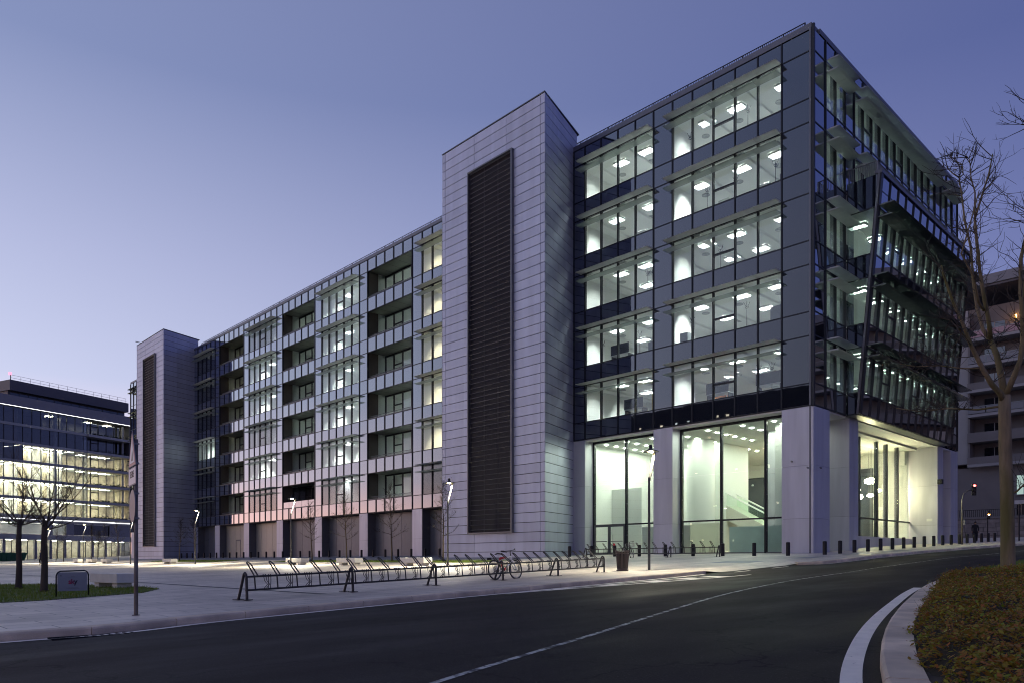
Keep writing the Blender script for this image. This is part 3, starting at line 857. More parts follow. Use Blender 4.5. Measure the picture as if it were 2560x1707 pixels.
# loggias
for (a, b) in bays_L:
    ya, yb = nY(a), nY(b); D = 2.1; xb = XW + D
    for k in KS:
        z0, z1 = SILL(k), HEAD(k)
        lit = not (a == 36 and k == -1)
        zf = z0 - .75
        soff = bx('loggia_soffit', m_loggia_soffit, LW, XW + .1, xb + .3, ya + .05, yb - .05, z1 + .03, z1 + .08)
        for i in range(1, 5):
            bx('soffit_joint', m_joint, soff, XW + .1, xb, nY(a + i) - .012, nY(a + i) + .012, z1 + .022, z1 + .029)
        bx('loggia_floor', m_loggia, LW, XW + .1, xb, ya, yb, zf - .1, zf)
        bx('loggia_cheek', m_loggia, LW, XW + .1, XW + 1.2, yb - .05, yb, zf, z1 + .03)
        bx('loggia_cheek_pane', m_glass, LW, XW + 1.25, xb, yb - .03, yb - .01, zf, z1)
        bx('loggia_cheek', m_loggia, LW, XW + .1, xb, ya, ya + .05, zf, z1 + .03)
        bx('loggia_post', m_mull, LW, xb - .07, xb + .07, yb - .12, yb, zf, z1 + .02)
        for i in range(5):
            y0_, y1_ = nY(a + i) + .05, nY(a + i + 1) - .05
            if i == 4: y1_ -= .1
            bx('loggia_pane', m_glass, LW, xb, xb + .02, y0_, y1_, zf, z1 + .02)
            bx('loggia_mullion', m_mull, LW, xb - .05, xb + .08, nY(a + i) - .05, nY(a + i) + .05, zf, z1 + .02)
        dr = bx('loggia_door', m_mull, LW, xb - .06, xb + .05, nY(a + 3) + .05, nY(a + 4) - .05, zf + 2.2, zf + 2.32)
        bx('loggia_head', m_mull, LW, xb - .05, xb + .08, ya, yb, z1 - .12, z1 + .02)
        # rail behind the parapet
        rl = MB().tube([(XW + .3, ya + .06, z0 + .36), (XW + .3, yb - .06, z0 + .36)], .028, 6).build('loggia_railing', m_railing, LW)
        mb = MB()
        nb = 46
        for i in range(nb):
            y = ya + .1 + (yb - ya - .2) * i / (nb - 1)
            mb.box(XW + .29, XW + .31, y - .011, y + .011, z0 - .1, z0 + .35)
        o = mb.build('balusters', m_railing, rl); o['kind'] = 'stuff'
        bx('parapet_cap', m_greymetal, LW, XW - .06, XW + .2, ya, yb, z0 + .035, z0 + .08)
        # room behind
        zc = z1 + .05
        wm = m_white if lit else m_unlit
        bx('floor_slab', m_ceil if lit else m_unlit, LW, xb + .31, XW + 8.2, ya - .3, yb + 2.2, zc, z1 + 1.1)
        bx('interior_wall', wm, LW, XW + 7.6, XW + 7.8, ya - .3, yb + 2.2, zf, zc)
        bx('interior_wall', wm, LW, xb + .2, XW + 7.6, ya - .3, ya - .1, zf, zc)
        bx('interior_wall', wm, LW, XW + .4, XW + 7.6, yb + .65, yb + .8, zf, zc)
        bx('carpet', m_carpet, LW, xb + .1, XW + 7.8, ya - .3, yb + .6, zf - .1, zf - .01)
        if lit:
            for y in ((ya + 1.8, ya + 5.2) if a != 48 else (ya + 2.0,)):
                fixture(LW, XW + 4.4, y, zc - .02, FIX_DIMW if a == 48 else FIX_DIM2)
    # dark void with a tall glass balustrade in the middle loggia column
    if a == 36:
        for i in range(5):
            bx('glass_balustrade', m_span, LW, XW - .0, XW + .03, nY(a + i) + .03, nY(a + i + 1) - .03, SILL(-1) + .09, SILL(-1) + .75)
# solid backing behind P columns so rooms do not show through the joints
for (t0, t1, kd) in wing:
    if kd == 'P':
        bx('backing_wall', m_joint, LW, XW + .05, XW + .14, tY(t0), tY(t1), 6.0, TOP - .1)
# ground floor: pillars and recessed metal doors
RD = .9
m_reveal = M('dark_shaded_reveal', (.12, .12, .13), rough=.4, metal=.3)  # pillar sides: dark panels, with the shade on them put into the colour
m_metalpanel = M('metal_wall_panel', (.17, .175, .185), rough=.4, metal=.25, objrand=.12)
m_metalcream = M('lit_pale_wall_panel', (.40, .38, .32), rough=.4, metal=.3, objrand=.04)  # paler copy for two lit bays: the light is put into the colour
zs = [.9, 3.2, 5.93]
pc = [(17.6, 18), (23, 24), (29, 30), (35, 36), (41, 42), (47, 48), (53, 54), (58, 58.9)]
for a, b in pc:
    pillar_panels(LW, XW - .04, XW + RD + .1, nY(a), nY(b), 'wns', zs, smat=m_reveal)
for (pa, pb) in zip(pc[:-1], pc[1:]):
    ya, yb = nY(pa[1]), nY(pb[0]); n = round((yb - ya) / 1.5)
    mt = m_metalcream if pa[0] in (41, 47) else m_metalpanel
    bx('recess_soffit', m_joint, LW, XW + .06, XW + RD + .1, ya, yb, 5.85, 5.92)
    bx('recess_back', m_joint, LW, XW + RD + .06, XW + RD + .1, ya, yb, 1.0, 5.86)
    for i in range(n):
        y0_, y1_ = ya + 1.5*i + .02, ya + 1.5*(i + 1) - .02
        if pa[0] == 47 and i == 2:
            bx('wall_panel', mt, LW, XW + RD, XW + RD + .05, y0_, y1_, 3.95, 5.84)
            dr = bx('service_door', m_greymetal, LW, XW + RD - .02, XW + RD + .05, y0_, y1_, 3.78, 3.94)
            bx('door_leaf', mt, dr, XW + RD, XW + RD + .04, y0_ + .14, y1_ - .14, 1.5, 3.77)
            bx('door_jamb', m_greymetal, dr, XW + RD - .02, XW + RD + .05, y0_, y0_ + .12, 1.4, 3.78)
            bx('door_jamb', m_greymetal, dr, XW + RD - .02, XW + RD + .05, y1_ - .12, y1_, 1.4, 3.78)
        elif pa[0] == 53 and i == 0:
            bx('wall_panel', mt, LW, XW + RD, XW + RD + .05, y0_, y1_, 3.95, 5.84)
            dr = bx('service_door', m_greymetal, LW, XW + RD - .02, XW + RD + .05, y0_, y1_, 3.78, 3.94)
            bx('door_leaf', m_white, dr, XW + RD, XW + RD + .04, y0_ + .14, y1_ - .14, 1.5, 3.77)
        else:
            bx('wall_panel', mt, LW, XW + RD, XW + RD + .05, y0_, y1_, 1.42, 5.84)

# ================================================================== end wing beyond the far tower
EW = thing('end_office_wing', 'last slice of glass office wing showing behind the far stair tower', 'building', (XW, 118.6, 1.5),
           group='wings of the office complex')
EY0, EY1 = 118.6, 137.0
for i in range(12):
    y0, y1 = EY0 + (EY1 - EY0) / 12 * i, EY0 + (EY1 - EY0) / 12 * (i + 1)
    w_span(EW, y0, y1, WB0, SILL(-1))
    for k in KS:
        bx('window_pane', m_span, EW, XW, XW + .03, y0 + .03, y1 - .03, SILL(k) + .03, HEAD(k) - .03)
        w_span(EW, y0, y1, HEAD(k), SILL(k + 1) if k < 4 else TOP)
    w_mullion(EW, y1, WB0, TOP)
for k in KS:
    w_transom(EW, EY0, EY1, SILL(k)); w_transom(EW, EY0, EY1, HEAD(k))
    for dz in (.02, -.62): w_visor_lens(EW, EY1 - 9, EY1 - .5, HEAD(k) + dz, mat=m_visor_dark)
bx('end_wall', m_span, EW, XW + .05, XW + 16, EY0, EY1 - .05, WB0, TOP)
bx('ground_wall', m_pillar, EW, XW + .05, XW + 16, EY0, EY1 - .1, .8, WB0)
bx('coping', m_coping, EW, XW - .06, XW + 16, EY0, EY1, TOP + .035, TOP + .3)
# ================================================================== ground, road, pavements
def interp(pts, x):
    """smooth curve through the points (cubic Hermite, monotone-limited slopes)"""
    if x <= pts[0][0]: return pts[0][1]
    if x >= pts[-1][0]: return pts[-1][1]
    for i in range(len(pts) - 1):
        if pts[i][0] <= x <= pts[i + 1][0]: break
    def sl(j): return (pts[j + 1][1] - pts[j][1]) / (pts[j + 1][0] - pts[j][0])
    def tan(j):
        if j == 0: return sl(0)
        if j == len(pts) - 1: return sl(j - 1)
        a, b = sl(j - 1), sl(j)
        return 0 if a * b <= 0 else 2 * a * b / (a + b)
    h = pts[i + 1][0] - pts[i][0]; t = (x - pts[i][0]) / h
    m0, m1 = tan(i) * h, tan(i + 1) * h
    return (2*t**3 - 3*t*t + 1) * pts[i][1] + (t**3 - 2*t*t + t) * m0 + (-2*t**3 + 3*t*t) * pts[i + 1][1] + (t**3 - t*t) * m1
KFAR = [(-60, 13.6), (-10, 13.35), (2.2, 13.1), (3.5, 12.95), (5.5, 13.5), (7, 13.75), (11.3, 14.3), (14.7, 14.6), (20, 15.1), (24.8, 15.4), (27, 15.35), (30.6, 15.0),
        (32.2, 14.0), (36.3, 13.75), (44.5, 14.1), (50.5, 13.9), (57.6, 13.2), (75, 11.8), (140, 7)]
KNEAR = [(-6, -6), (0, -1.2), (2, .0), (4, 1.15), (6.5, 2.35), (9.1, 3.3), (11.7, 4.1), (15, 4.98), (19, 5.95), (22, 6.5), (25.5, 6.85), (29.6, 6.85), (31.8, 6.75), (40, 6.3), (60, 5), (140, 0)]
def KY(x): return interp(KFAR, x)
def NY(x): return interp(KNEAR, x)

def noise_paving():
    m, nt, n, l, o = new_mat('stone_paving')
    p = n.new('ShaderNodeBsdfPrincipled')
    c, src = brightness_noise(nt, (.66, .585, .48), 1.3, .16, detail=8)
    br = n.new('ShaderNodeTexBrick')
    br.inputs['Color1'].default_value = (1, 1, 1, 1); br.inputs['Color2'].default_value = (.80, .80, .80, 1); br.inputs['Mortar'].default_value = (.26, .25, .24, 1)
    br.inputs['Scale'].default_value = 1.0; br.inputs['Brick Width'].default_value = 1.2; br.inputs['Row Height'].default_value = .6
    br.inputs['Mortar Size'].default_value = .012; br.inputs['Mortar Smooth'].default_value = .2; br.offset = .5
    l.new(src, br.inputs['Vector'])
    st = n.new('ShaderNodeTexNoise'); st.inputs['Scale'].default_value = .18; st.inputs['Detail'].default_value = 7; l.new(src, st.inputs['Vector'])
    mr = n.new('ShaderNodeMapRange'); mr.inputs[1].default_value = .35; mr.inputs[2].default_value = .7; mr.inputs[3].default_value = 1.16; mr.inputs[4].default_value = .76
    l.new(st.outputs['Fac'], mr.inputs[0])
    mul = n.new('ShaderNodeMix'); mul.data_type = 'RGBA'; mul.blend_type = 'MULTIPLY'; mul.inputs['Factor'].default_value = 1
    l.new(c, mul.inputs[6]); l.new(br.outputs['Color'], mul.inputs[7])
    sc = n.new('ShaderNodeVectorMath'); sc.operation = 'SCALE'; l.new(mul.outputs[2], sc.inputs[0]); l.new(mr.outputs[0], sc.inputs['Scale'])
    l.new(sc.outputs[0], p.inputs['Base Color'])
    rr = n.new('ShaderNodeMapRange'); rr.inputs[3].default_value = .36; rr.inputs[4].default_value = .62; l.new(st.outputs['Fac'], rr.inputs[0]); l.new(rr.outputs[0], p.inputs['Roughness'])
    b = n.new('ShaderNodeBump'); b.inputs['Strength'].default_value = .35; b.inputs['Distance'].default_value = .006
    l.new(br.outputs['Fac'], b.inputs['Height']); b.invert = True
    l.new(b.outputs[0], p.inputs['Normal'])
    l.new(p.outputs[0], o.inputs[0]); return m
m_paving = noise_paving()
def asphalt_mat():
    m, nt, n, l, o = new_mat('asphalt')
    p = n.new('ShaderNodeBsdfPrincipled')
    c, src = brightness_noise(nt, (.026, .0225, .0195), .5, .55, detail=9, stretch=(.45, 1.6, 1))
    geo = n.new('ShaderNodeNewGeometry')
    fine = n.new('ShaderNodeTexNoise'); fine.inputs['Scale'].default_value = 42; fine.inputs['Detail'].default_value = 3; l.new(geo.outputs['Position'], fine.inputs['Vector'])
    sp = n.new('ShaderNodeMapRange'); sp.inputs[1].default_value = .60; sp.inputs[2].default_value = .74; sp.inputs[3].default_value = 0; sp.inputs[4].default_value = .8
    l.new(fine.outputs['Fac'], sp.inputs[0])
    mx = n.new('ShaderNodeMix'); mx.data_type = 'RGBA'; l.new(sp.outputs[0], mx.inputs['Factor']); l.new(c, mx.inputs[6]); mx.inputs[7].default_value = (.075, .07, .068, 1)
    # hairline cracks and a few darker repair patches
    vo = n.new('ShaderNodeTexVoronoi'); vo.feature = 'DISTANCE_TO_EDGE'; vo.inputs['Scale'].default_value = .33
    wq = n.new('ShaderNodeTexNoise'); wq.inputs['Scale'].default_value = 1.7; wq.inputs['Detail'].default_value = 6; l.new(geo.outputs['Position'], wq.inputs['Vector'])
    wa = n.new('ShaderNodeVectorMath'); wa.operation = 'MULTIPLY_ADD'; wa.inputs[1].default_value = (1.2, 1.2, 1.2); l.new(wq.outputs['Color'], wa.inputs[0]); l.new(geo.outputs['Position'], wa.inputs[2])
    l.new(wa.outputs[0], vo.inputs['Vector'])
    ck = n.new('ShaderNodeMapRange'); ck.inputs[1].default_value = .0; ck.inputs[2].default_value = .012; ck.inputs[3].default_value = .45; ck.inputs[4].default_value = 1; l.new(vo.outputs['Distance'], ck.inputs[0])
    sc = n.new('ShaderNodeVectorMath'); sc.operation = 'SCALE'; l.new(mx.outputs[2], sc.inputs[0]); l.new(ck.outputs[0], sc.inputs['Scale'])
    l.new(sc.outputs[0], p.inputs['Base Color'])
    st = n.new('ShaderNodeTexNoise'); st.inputs['Scale'].default_value = .5; st.inputs['Detail'].default_value = 6; l.new(src, st.inputs['Vector'])
    rr = n.new('ShaderNodeMapRange'); rr.inputs[1].default_value = .35; rr.inputs[2].default_value = .65; rr.inputs[3].default_value = .55; rr.inputs[4].default_value = .8
    l.new(st.outputs['Fac'], rr.inputs[0]); l.new(rr.outputs[0], p.inputs['Roughness'])
    p.inputs['Specular IOR Level'].default_value = .12
    b = n.new('ShaderNodeBump'); b.inputs['Strength'].default_value = .6; b.inputs['Distance'].default_value = .008
    l.new(fine.outputs['Fac'], b.inputs['Height']); l.new(b.outputs[0], p.inputs['Normal'])
    l.new(p.outputs[0], o.inputs[0]); return m
m_asphalt = asphalt_mat()
def paint_mat(name, wear, col=(.90, .84, .71)):
    m, nt, n, l, o = new_mat(name)
    p = n.new('ShaderNodeBsdfPrincipled')
    c, src = brightness_noise(nt, col, 4, .1)
    tx = n.new('ShaderNodeTexNoise'); tx.inputs['Scale'].default_value = 5; tx.inputs['Detail'].default_value = 10; tx.inputs['Roughness'].default_value = .75
    l.new(src, tx.inputs['Vector'])
    mr = n.new('ShaderNodeMapRange'); mr.inputs[1].default_value = wear; mr.inputs[2].default_value = wear + .06; l.new(tx.outputs['Fac'], mr.inputs[0])
    mx = n.new('ShaderNodeMix'); mx.data_type = 'RGBA'; mx.inputs[6].default_value = (.045, .045, .048, 1)
    l.new(mr.outputs[0], mx.inputs['Factor']); l.new(c, mx.inputs[7])
    l.new(mx.outputs[2], p.inputs['Base Color']); p.inputs['Roughness'].default_value = .6
    l.new(p.outputs[0], o.inputs[0]); return m
m_paint = paint_mat('road_paint', .30)
m_paint_worn = paint_mat('worn_road_paint', .47, (.5, .52, .46))
m_kerb = M('granite_kerb', (.76, .63, .46), rough=.7, nscale=3, namt=.22, objrand=.09, bump=.4, bscale=60, col2=(.48, .40, .30))
m_lane = M('dark_stone_lane', (.20, .205, .225), rough=.45, nscale=1.0, namt=.15, stretch=(1, .3, 1))
m_soil = M('bare_soil', (.05, .04, .03), rough=.95, nscale=6, namt=.3)
m_terrain = M('terrain', (.10, .10, .10), rough=.9, nscale=.2, namt=.2)

def sheet(name, mat, xs, yfun0, yfun1, ny, off, kind='structure', label=None, power=1.0, parent=None):
    mb = MB(); nx = len(xs)
    for x in xs:
        a, b = yfun0(x), yfun1(x)
        for j in range(ny + 1):
            mb.v.append((x, a + (b - a) * (j / ny) ** power, g(x) + off))
    for i in range(nx - 1):
        for j in range(ny):
            q = i * (ny + 1) + j
            mb.f.append((q, q + ny + 1, q + ny + 2, q + 1))
    o = mb.build(name, mat, parent, smooth=True)
    if kind and not parent: o['kind'] = kind
    return o
def xr(a, b, step): 
    n = max(1, int(round((b - a) / step))); return [a + (b - a) * i / n for i in range(n + 1)]
# terrain reaching the horizon
gx = [-900, -400, -150, -40, 0, 8, 23, 27, 37, 41.5, 67, 110, 140, 400, 900]
sheet('ground', m_terrain, gx, lambda x: -600, lambda x: 1400, 20, -.25)
rx = sorted(set(xr(-60, 140, 1.0) + [8, 23, 27, 37, 41.5, 67, 110]))
sheet('road', m_asphalt, rx, lambda x: min(-14, NY(x) - 12), lambda x: KY(x) + .05, 14, 0)
px = sorted(set(xr(-60, 24.8, .8) + [8, 23, 24.8]))
px2 = sorted(set(xr(24.8, 31.0, .4) + xr(31.0, 140, .8) + [27, 37, 41.5, 67, 110]))
sheet('plaza', m_paving, px, lambda x: KY(x) + .24, lambda x: 330, 40, KH, power=2.5)
# dropped kerb: the pavement dips to the road between the two kerb runs
def ramp_off(x, y):
    w = max(0, min(1, (x - 24.8) / 1.0)) * max(0, min(1, (31.6 - x) / 1.0))
    d = max(0, min(1, (y - KY(x)) / 1.4))
    return KH - (KH - .015) * w * (1 - d)
mb = MB(); ny = 46
for x in px2:
    a = KY(x) + (.24 if (x < 25.2 or x > 31.4) else .02)
    for j in range(ny + 1):
        y = a + (330 - a) * (j / ny) ** 3.2
        mb.v.append((x, y, g(x) + ramp_off(x, y)))
for i in range(len(px2) - 1):
    for j in range(ny):
        q = i * (ny + 1) + j; mb.f.append((q, q + ny + 1, q + ny + 2, q + 1))
o = mb.build('pavement', m_paving, smooth=True); o['kind'] = 'structure'
sheet('service_lane', m_lane, sorted(set(xr(33.2, 41.5, 1) + [37])), lambda x: 34.5, lambda x: 240, 30, KH + .004, power=1.6)
o = sheet('drain_channel', M('drain_grate', (.035, .035, .04), rough=.6), [9.62, 9.8], lambda x: 17.0, lambda x: 150, 40, KH + .005, power=2)

# kerb stones, one by one
kerb = MB().box(0, .01, 0, .01, 0, .01).build('kerb', m_kerb, frame=Matrix.Translation((0, 13.3, -.4)))
kerb['kind'] = 'structure'
def kerb_run(fn, x0, x1, L, side, hh=KH, w=.27, parent=None, drop=.3):
    x = x0; prev = Vector((x, fn(x), 0))
    while x < x1 - .3:
        # advance by arc length
        xn = x; 
        while True:
            xn += .02
            if (Vector((xn, fn(xn), 0)) - Vector((x, fn(x), 0))).length >= L or xn >= x1: break
        a = Vector((x, fn(x), g(x))); b = Vector((xn, fn(xn), g(xn)))
        d = (b - a); dh = Vector((d.x, d.y, 0)).normalized(); nrm = Vector((-dh.y, dh.x, 0)) * side
        gap = dh * .006
        ch = .035
        prof = [(0, -drop), (0, hh - ch), (ch * .35, hh - ch * .3), (ch, hh), (w, hh), (w, -drop)]
        jz = rng.uniform(-.004, .004)
        v = []
        for p in (a + gap, b - gap):
            v += [tuple(p + nrm * o_ + Vector((0, 0, z + jz))) for o_, z in prof]
        k = len(prof)
        f = [tuple(range(k)), tuple(range(k, 2*k))[::-1]] + [((i + 1) % k, i, k + i, k + (i + 1) % k) for i in range(k)]
        if side < 0: f = [q[::-1] for q in f]
        MB().add(v, f).build('kerbstone', m_kerb, parent)
        x = xn
kerb_run(KY, -8, 24.9, 1.42, 1, parent=kerb)
kerb_run(KY, 31.1, 62, 1.1, 1, parent=kerb)
kerb2 = MB().box(0, .01, 0, .01, 0, .01).build('island_kerb', m_kerb, frame=Matrix.Translation((6, 1.5, -.4)))
kerb2['kind'] = 'structure'
kerb_run(NY, .6, 62, 1.3, -1, w=.32, parent=kerb2)

# painted markings
def strip(name, mat, fn0, fn1, x0, x1, off=.004, step=.4, parent=None):
    return sheet(name, mat, xr(x0, x1, step), fn0, fn1, 1, off, parent=parent)
strip('edge_line', m_paint, lambda x: KY(x) - .22, lambda x: KY(x) - .05, -60, 24.6)
strip('edge_line', m_paint, lambda x: KY(x) - .15, lambda x: KY(x) - .05, 31.6, 90)
CL = [(-2, 3.2), (4.38, 5.54), (8.04, 6.75), (11.9, 8.04), (15.6, 9.2), (19.65, 10.16), (23.64, 10.8), (28.4, 10.96), (35.4, 10.63), (60, 9.4)]
strip('centre_line', m_paint_worn, lambda x: interp(CL, x) - .045, lambda x: interp(CL, x) + .045, -2, 60)
strip('island_line', m_paint, lambda x: NY(x) + .16, lambda x: NY(x) + .36, 1, 20)
HL = lambda x: 14.28 + (x - 13.2) * (13.5 - 14.28) / 11.6
strip('hatch_line', m_paint, lambda x: HL(x) - .06, lambda x: HL(x) + .06, 13.2, 24.8)
hi = lambda x: KY(x) - .22
hm = lambda x: max(HL(x) + .06, min(hi(x), HL(x) + .06 + (hi(x) - HL(x) - .06) * .55))
strip('hatch_line', m_paint, lambda x: hm(x), lambda x: hm(x) + .1, 13.9, 22.9, off=.0045)
for a in (15.25, 17.35, 19.65, 21.4, 22.9):
    strip('hatch_bar', m_paint, lambda x: HL(x) + .065, lambda x: hm(x) - .005, a, a + .75)
for a in (26.3, 29.0):
    strip('dash_line', m_paint, lambda x: KY(x) - .45, lambda x: KY(x) - .32, a, a + 1.1)
# gully grate in the gutter by the near kerb
gg = thing('gully_grate', 'black iron gully grate in the gutter at the lower left', 'drain grate', (3.5, 12.8, g(3.5)))
MB().box(2.75, 3.95, 12.62, 12.66, g(3.3) - .03, g(3.3) + .012).box(2.75, 3.95, 12.86, 12.90, g(3.3) - .03, g(3.3) + .012).build('rim', m_black, gg)
for i in range(11):
    x = 2.8 + i * .11
    bx('bar', m_black, gg, x - .02, x + .02, 12.661, 12.859, g(x) - .02, g(x) + .01)
# pavement patches near the corner
for (x0, x1, y0, y1) in ((34.2, 35.8, 15.6, 16.6), (30.3, 32.0, 16.6, 18.6), (38.6, 47, 14.9, 16.1)):
    sheet('paving_patch', m_lane, xr(x0, x1, .5), lambda x: y0, lambda x: y1, 2, KH + .006)
# planted island: soil mound
isl_x = xr(1.0, 60, .8)
def isl_h(x, y):
    d = NY(x) - .32 - y
    return KH - .02 + .12 * min(1, max(0, d) / 1.2)
mb = MB(); nj = 10
for x in isl_x:
    a = NY(x) - .3
    for j in range(nj + 1):
        y = a - 9 * (j / nj) ** 1.6
        mb.v.append((x, y, g(x) + isl_h(x, y)))
for i in range(len(isl_x) - 1):
    for j in range(nj):
        q = i * (nj + 1) + j; mb.f.append((q, q + 1, q + nj + 2, q + nj + 1))
o = mb.build('planting_bed', m_soil, smooth=True); o['kind'] = 'structure'
# ================================================================== building across the plaza (left)
FB = frame_at(31.37, 187.43, 0, SK)
FRAME[0] = FB
NBD = thing('plaza_office_building', 'glass office building across the plaza at the far left with warm lit floors', 'building', (0, 0, 1.2))
m_bband = M('grey_slab_edge', (.34, .345, .34), rough=.5, metal=.2, nscale=.3, namt=.08)
m_bdark = M('dark_cladding_unlit_storey', (.10, .10, .115), rough=.5, metal=.2)
m_bgrey = M('grey_parapet_cladding', (.23, .23, .245), rough=.5, metal=.2)
m_cream = M('cream_interior', (.60, .54, .41), rough=.8, nscale=.9, namt=.4)
m_bar = emit('warm_bar_light', (1.0, .90, .68), 75)
m_strip = emit('white_strip_light', (.96, .97, 1.0), 3)
m_cool = emit('shop_light', (1.0, .95, .82), 34)
m_bglass = glass('neighbour_glass', tint=(.86, .90, .88), f0=.09, power=3.6, wave=.01)
m_plant = M('planter_leaves', (.035, .05, .03), rough=.8, nscale=4, namt=.4)
T0, T1, TL0, TL1 = -9.0, 30.0, 18.9, 28.9
def BZ(k): return 11.0 + 3.87 * k
mod = 1.92
NFX = fixture_mesh('neighbour_bars', m_bar, 'y', 2, 1.9, .12, .9, tray=False)
for k in range(6):
    z0, z1 = BZ(k), BZ(k + 1)
    lit = k < 3 or k == 3  # storeys not lit get dark surfaces, their darkness put into the colour
    # slab edge and floor
    bx('slab_edge', m_bband, NBD, T0, T1 + .3, -.25, 0, z0 - .42, z0 + .12)
    bx('floor_slab', m_bdark if k > 3 else m_ceil, NBD, T0, T1, .1, 13.8, z0 - .35, z0)
    bx('interior_wall', m_cream if lit else m_bdark, NBD, T0, T1, 7.6, 7.8, z0, z1 - .4)
    bx('interior_wall', m_cream if lit else m_bdark, NBD, T1 - .2, T1, .2, 7.6, z0, z1 - .4)
    i = 0; x = T0 + .1
    while x < TL0 - .1:
        xe = min(x + mod, TL0)
        bx('window_pane', m_bglass, NBD, x + .04, xe - .04, 0, .02, z0 + .12, z1 - .45)
        bx('window_mullion', m_mull, NBD, xe - .05, xe + .05, -.08, .12, z0 + .12, z1 - .42)
        x = xe; i += 1
    # loggia part: set back glass, projecting balcony slab, plants
    lg = bx('balcony_slab', m_bband, NBD, TL0, TL1 + .6, -.6, 2.2, z0 - .45, z0 + .1)
    bx('balcony_soffit', m_cream if lit else m_bgrey, lg, TL0 + .1, TL1 + .4, -.5, 2.2, z0 - .47, z0 - .455)
    x = TL0 + .2
    while x < TL1 - .4:
        xe = min(x + 2.0, TL1 - .2)
        bx('window_pane', m_bglass, NBD, x + .05, xe - .05, 2.2, 2.22, z0 + .12, z1 - .5)
        bx('window_mullion', m_mull, NBD, xe - .05, xe + .05, 2.1, 2.3, z0 + .1, z1 - .46)
        x = xe
    for (a, b) in ((TL0 + 2.2, TL0 + 2.32), (TL0 + 4.1, TL0 + 4.22)):
        bx('door_stile', m_mull, NBD, a, b, 2.05, 2.2, z0 + .1, z1 - .5)
    bx('door_head', m_mull, NBD, TL0 + 2.32, TL0 + 4.1, 2.05, 2.2, z0 + 2.3, z0 + 2.5)
    bx('balcony_column', m_bband, NBD, TL1 - .55, TL1 - .2, .8, 1.15, z0 + .1, z1 - .46)
    pl = MB()
    rr = random.Random(k + 3)
    for j in range(90 if k != 4 else 60):
        cx = rr.uniform(TL0 + .6, TL1); h = rr.uniform(.1, .55) * (1.6 if rr.random() < .15 else 1)
        for q in range(5):
            a = rr.uniform(0, 6.28); s_ = rr.uniform(.08, .18)
            p = Vector((cx + rr.uniform(-.15, .15), rr.uniform(-.4, .1), z0 + .1 + h * rr.random()))
            d1 = Vector((cos(a), sin(a), rr.uniform(-.3, .8))) * s_; d2 = Vector((-sin(a), cos(a), rr.uniform(-.3, .6))) * s_
            pl.quad(p - d1, p - d2, p + d1, p + d2)
    o = pl.build('balcony_plants', m_plant, NBD); o['kind'] = 'stuff'
    if lit:
        for j, x in enumerate([-7.5, -5.2, -1.5, 1.0, 3.4, 5.2, 7.4, 9.3, 11.6, 13.6, 16.2]):
            if k == 3 and x < 4.6: continue
            for y in (2.5, 6.5): place(bpy.data.objects.new('ceiling_light', NFX), FB @ frame_at(x, y, z1 - .40, 0), NBD)
        for x in (20.5, 23.5, 25.2, 26.8):
            place(bpy.data.objects.new('ceiling_light', NFX), FB @ frame_at(x, 5.0, z1 - .40), NBD)
    elif k == 5:
        for x in (12.6, 21.5, 26.5): place(bpy.data.objects.new('ceiling_light', NFX), FB @ frame_at(x, 4.0, z1 - .40), NBD)
    for x in (4.6, 9.8, 14.2):
        bx('partition', m_white if lit else m_bdark, NBD, x, x + .15, 2.2, 7.6, z0, z1 - .42)
    bx('round_column', m_bgrey, NBD, 12.0, 12.5, 1.0, 1.5, z0, z1 - .42)
    if k == 3: bx('partition', m_bdark, NBD, 4.55, 4.6, .2, 7.6, z0, z1 - .4)
zr = BZ(6)
bx('strip_light', m_strip, NBD, T0, T1 + .3, -.62, -.5, zr - .27, zr - .2)
bx('eave', m_bgrey, NBD, T0, T1 + .3, -.7, .3, zr - .18, zr + 1.9)
bx('floor_slab', m_bdark, NBD, T0, T1, .31, 13.8, zr - .3, zr)
# penthouse with flat roof slab and open frame at the left
bx('penthouse_wall', m_bdark, NBD, 2.9, T1 + .2, 2.6, 12, zr + .01, 39.5)
x = 3.4
while x < T1 - 1:
    bx('penthouse_window', m_darkglass, NBD, x, x + 1.75, 2.55, 2.599, zr + 1.9, zr + 3.1); x += 1.92
bx('roof_slab', m_bdark, NBD, 2.6, T1 + .3, 1.2, 13, 37.6, 39.8)
bx('roof_frame', m_bgrey, NBD, 2.7, 3.3, 13.01, 32, 36.9, 39.75)
rl = MB()
for z in (40.3, 40.9): rl.tube([(3.0, 1.6, z), (T1, 1.6, z)], .03, 5)
rl.build('roof_railing', m_railing, NBD)
for i in range(14): bx('railing_post', m_railing, NBD, 3 + i * 2.05, 3.05 + i * 2.05, 1.58, 1.63, 39.8, 40.9)
bx('warning_lamp', emit('red_warning_lamp', (1.0, .10, .16), 5), NBD, 2.75, 3.15, 1.5, 1.9, 40.9, 41.4)
MB().tube([(3.0, 1.7, 39.8), (3.0, 1.7, 40.9)], .06, 6).build('lamp_mast', m_black, NBD)
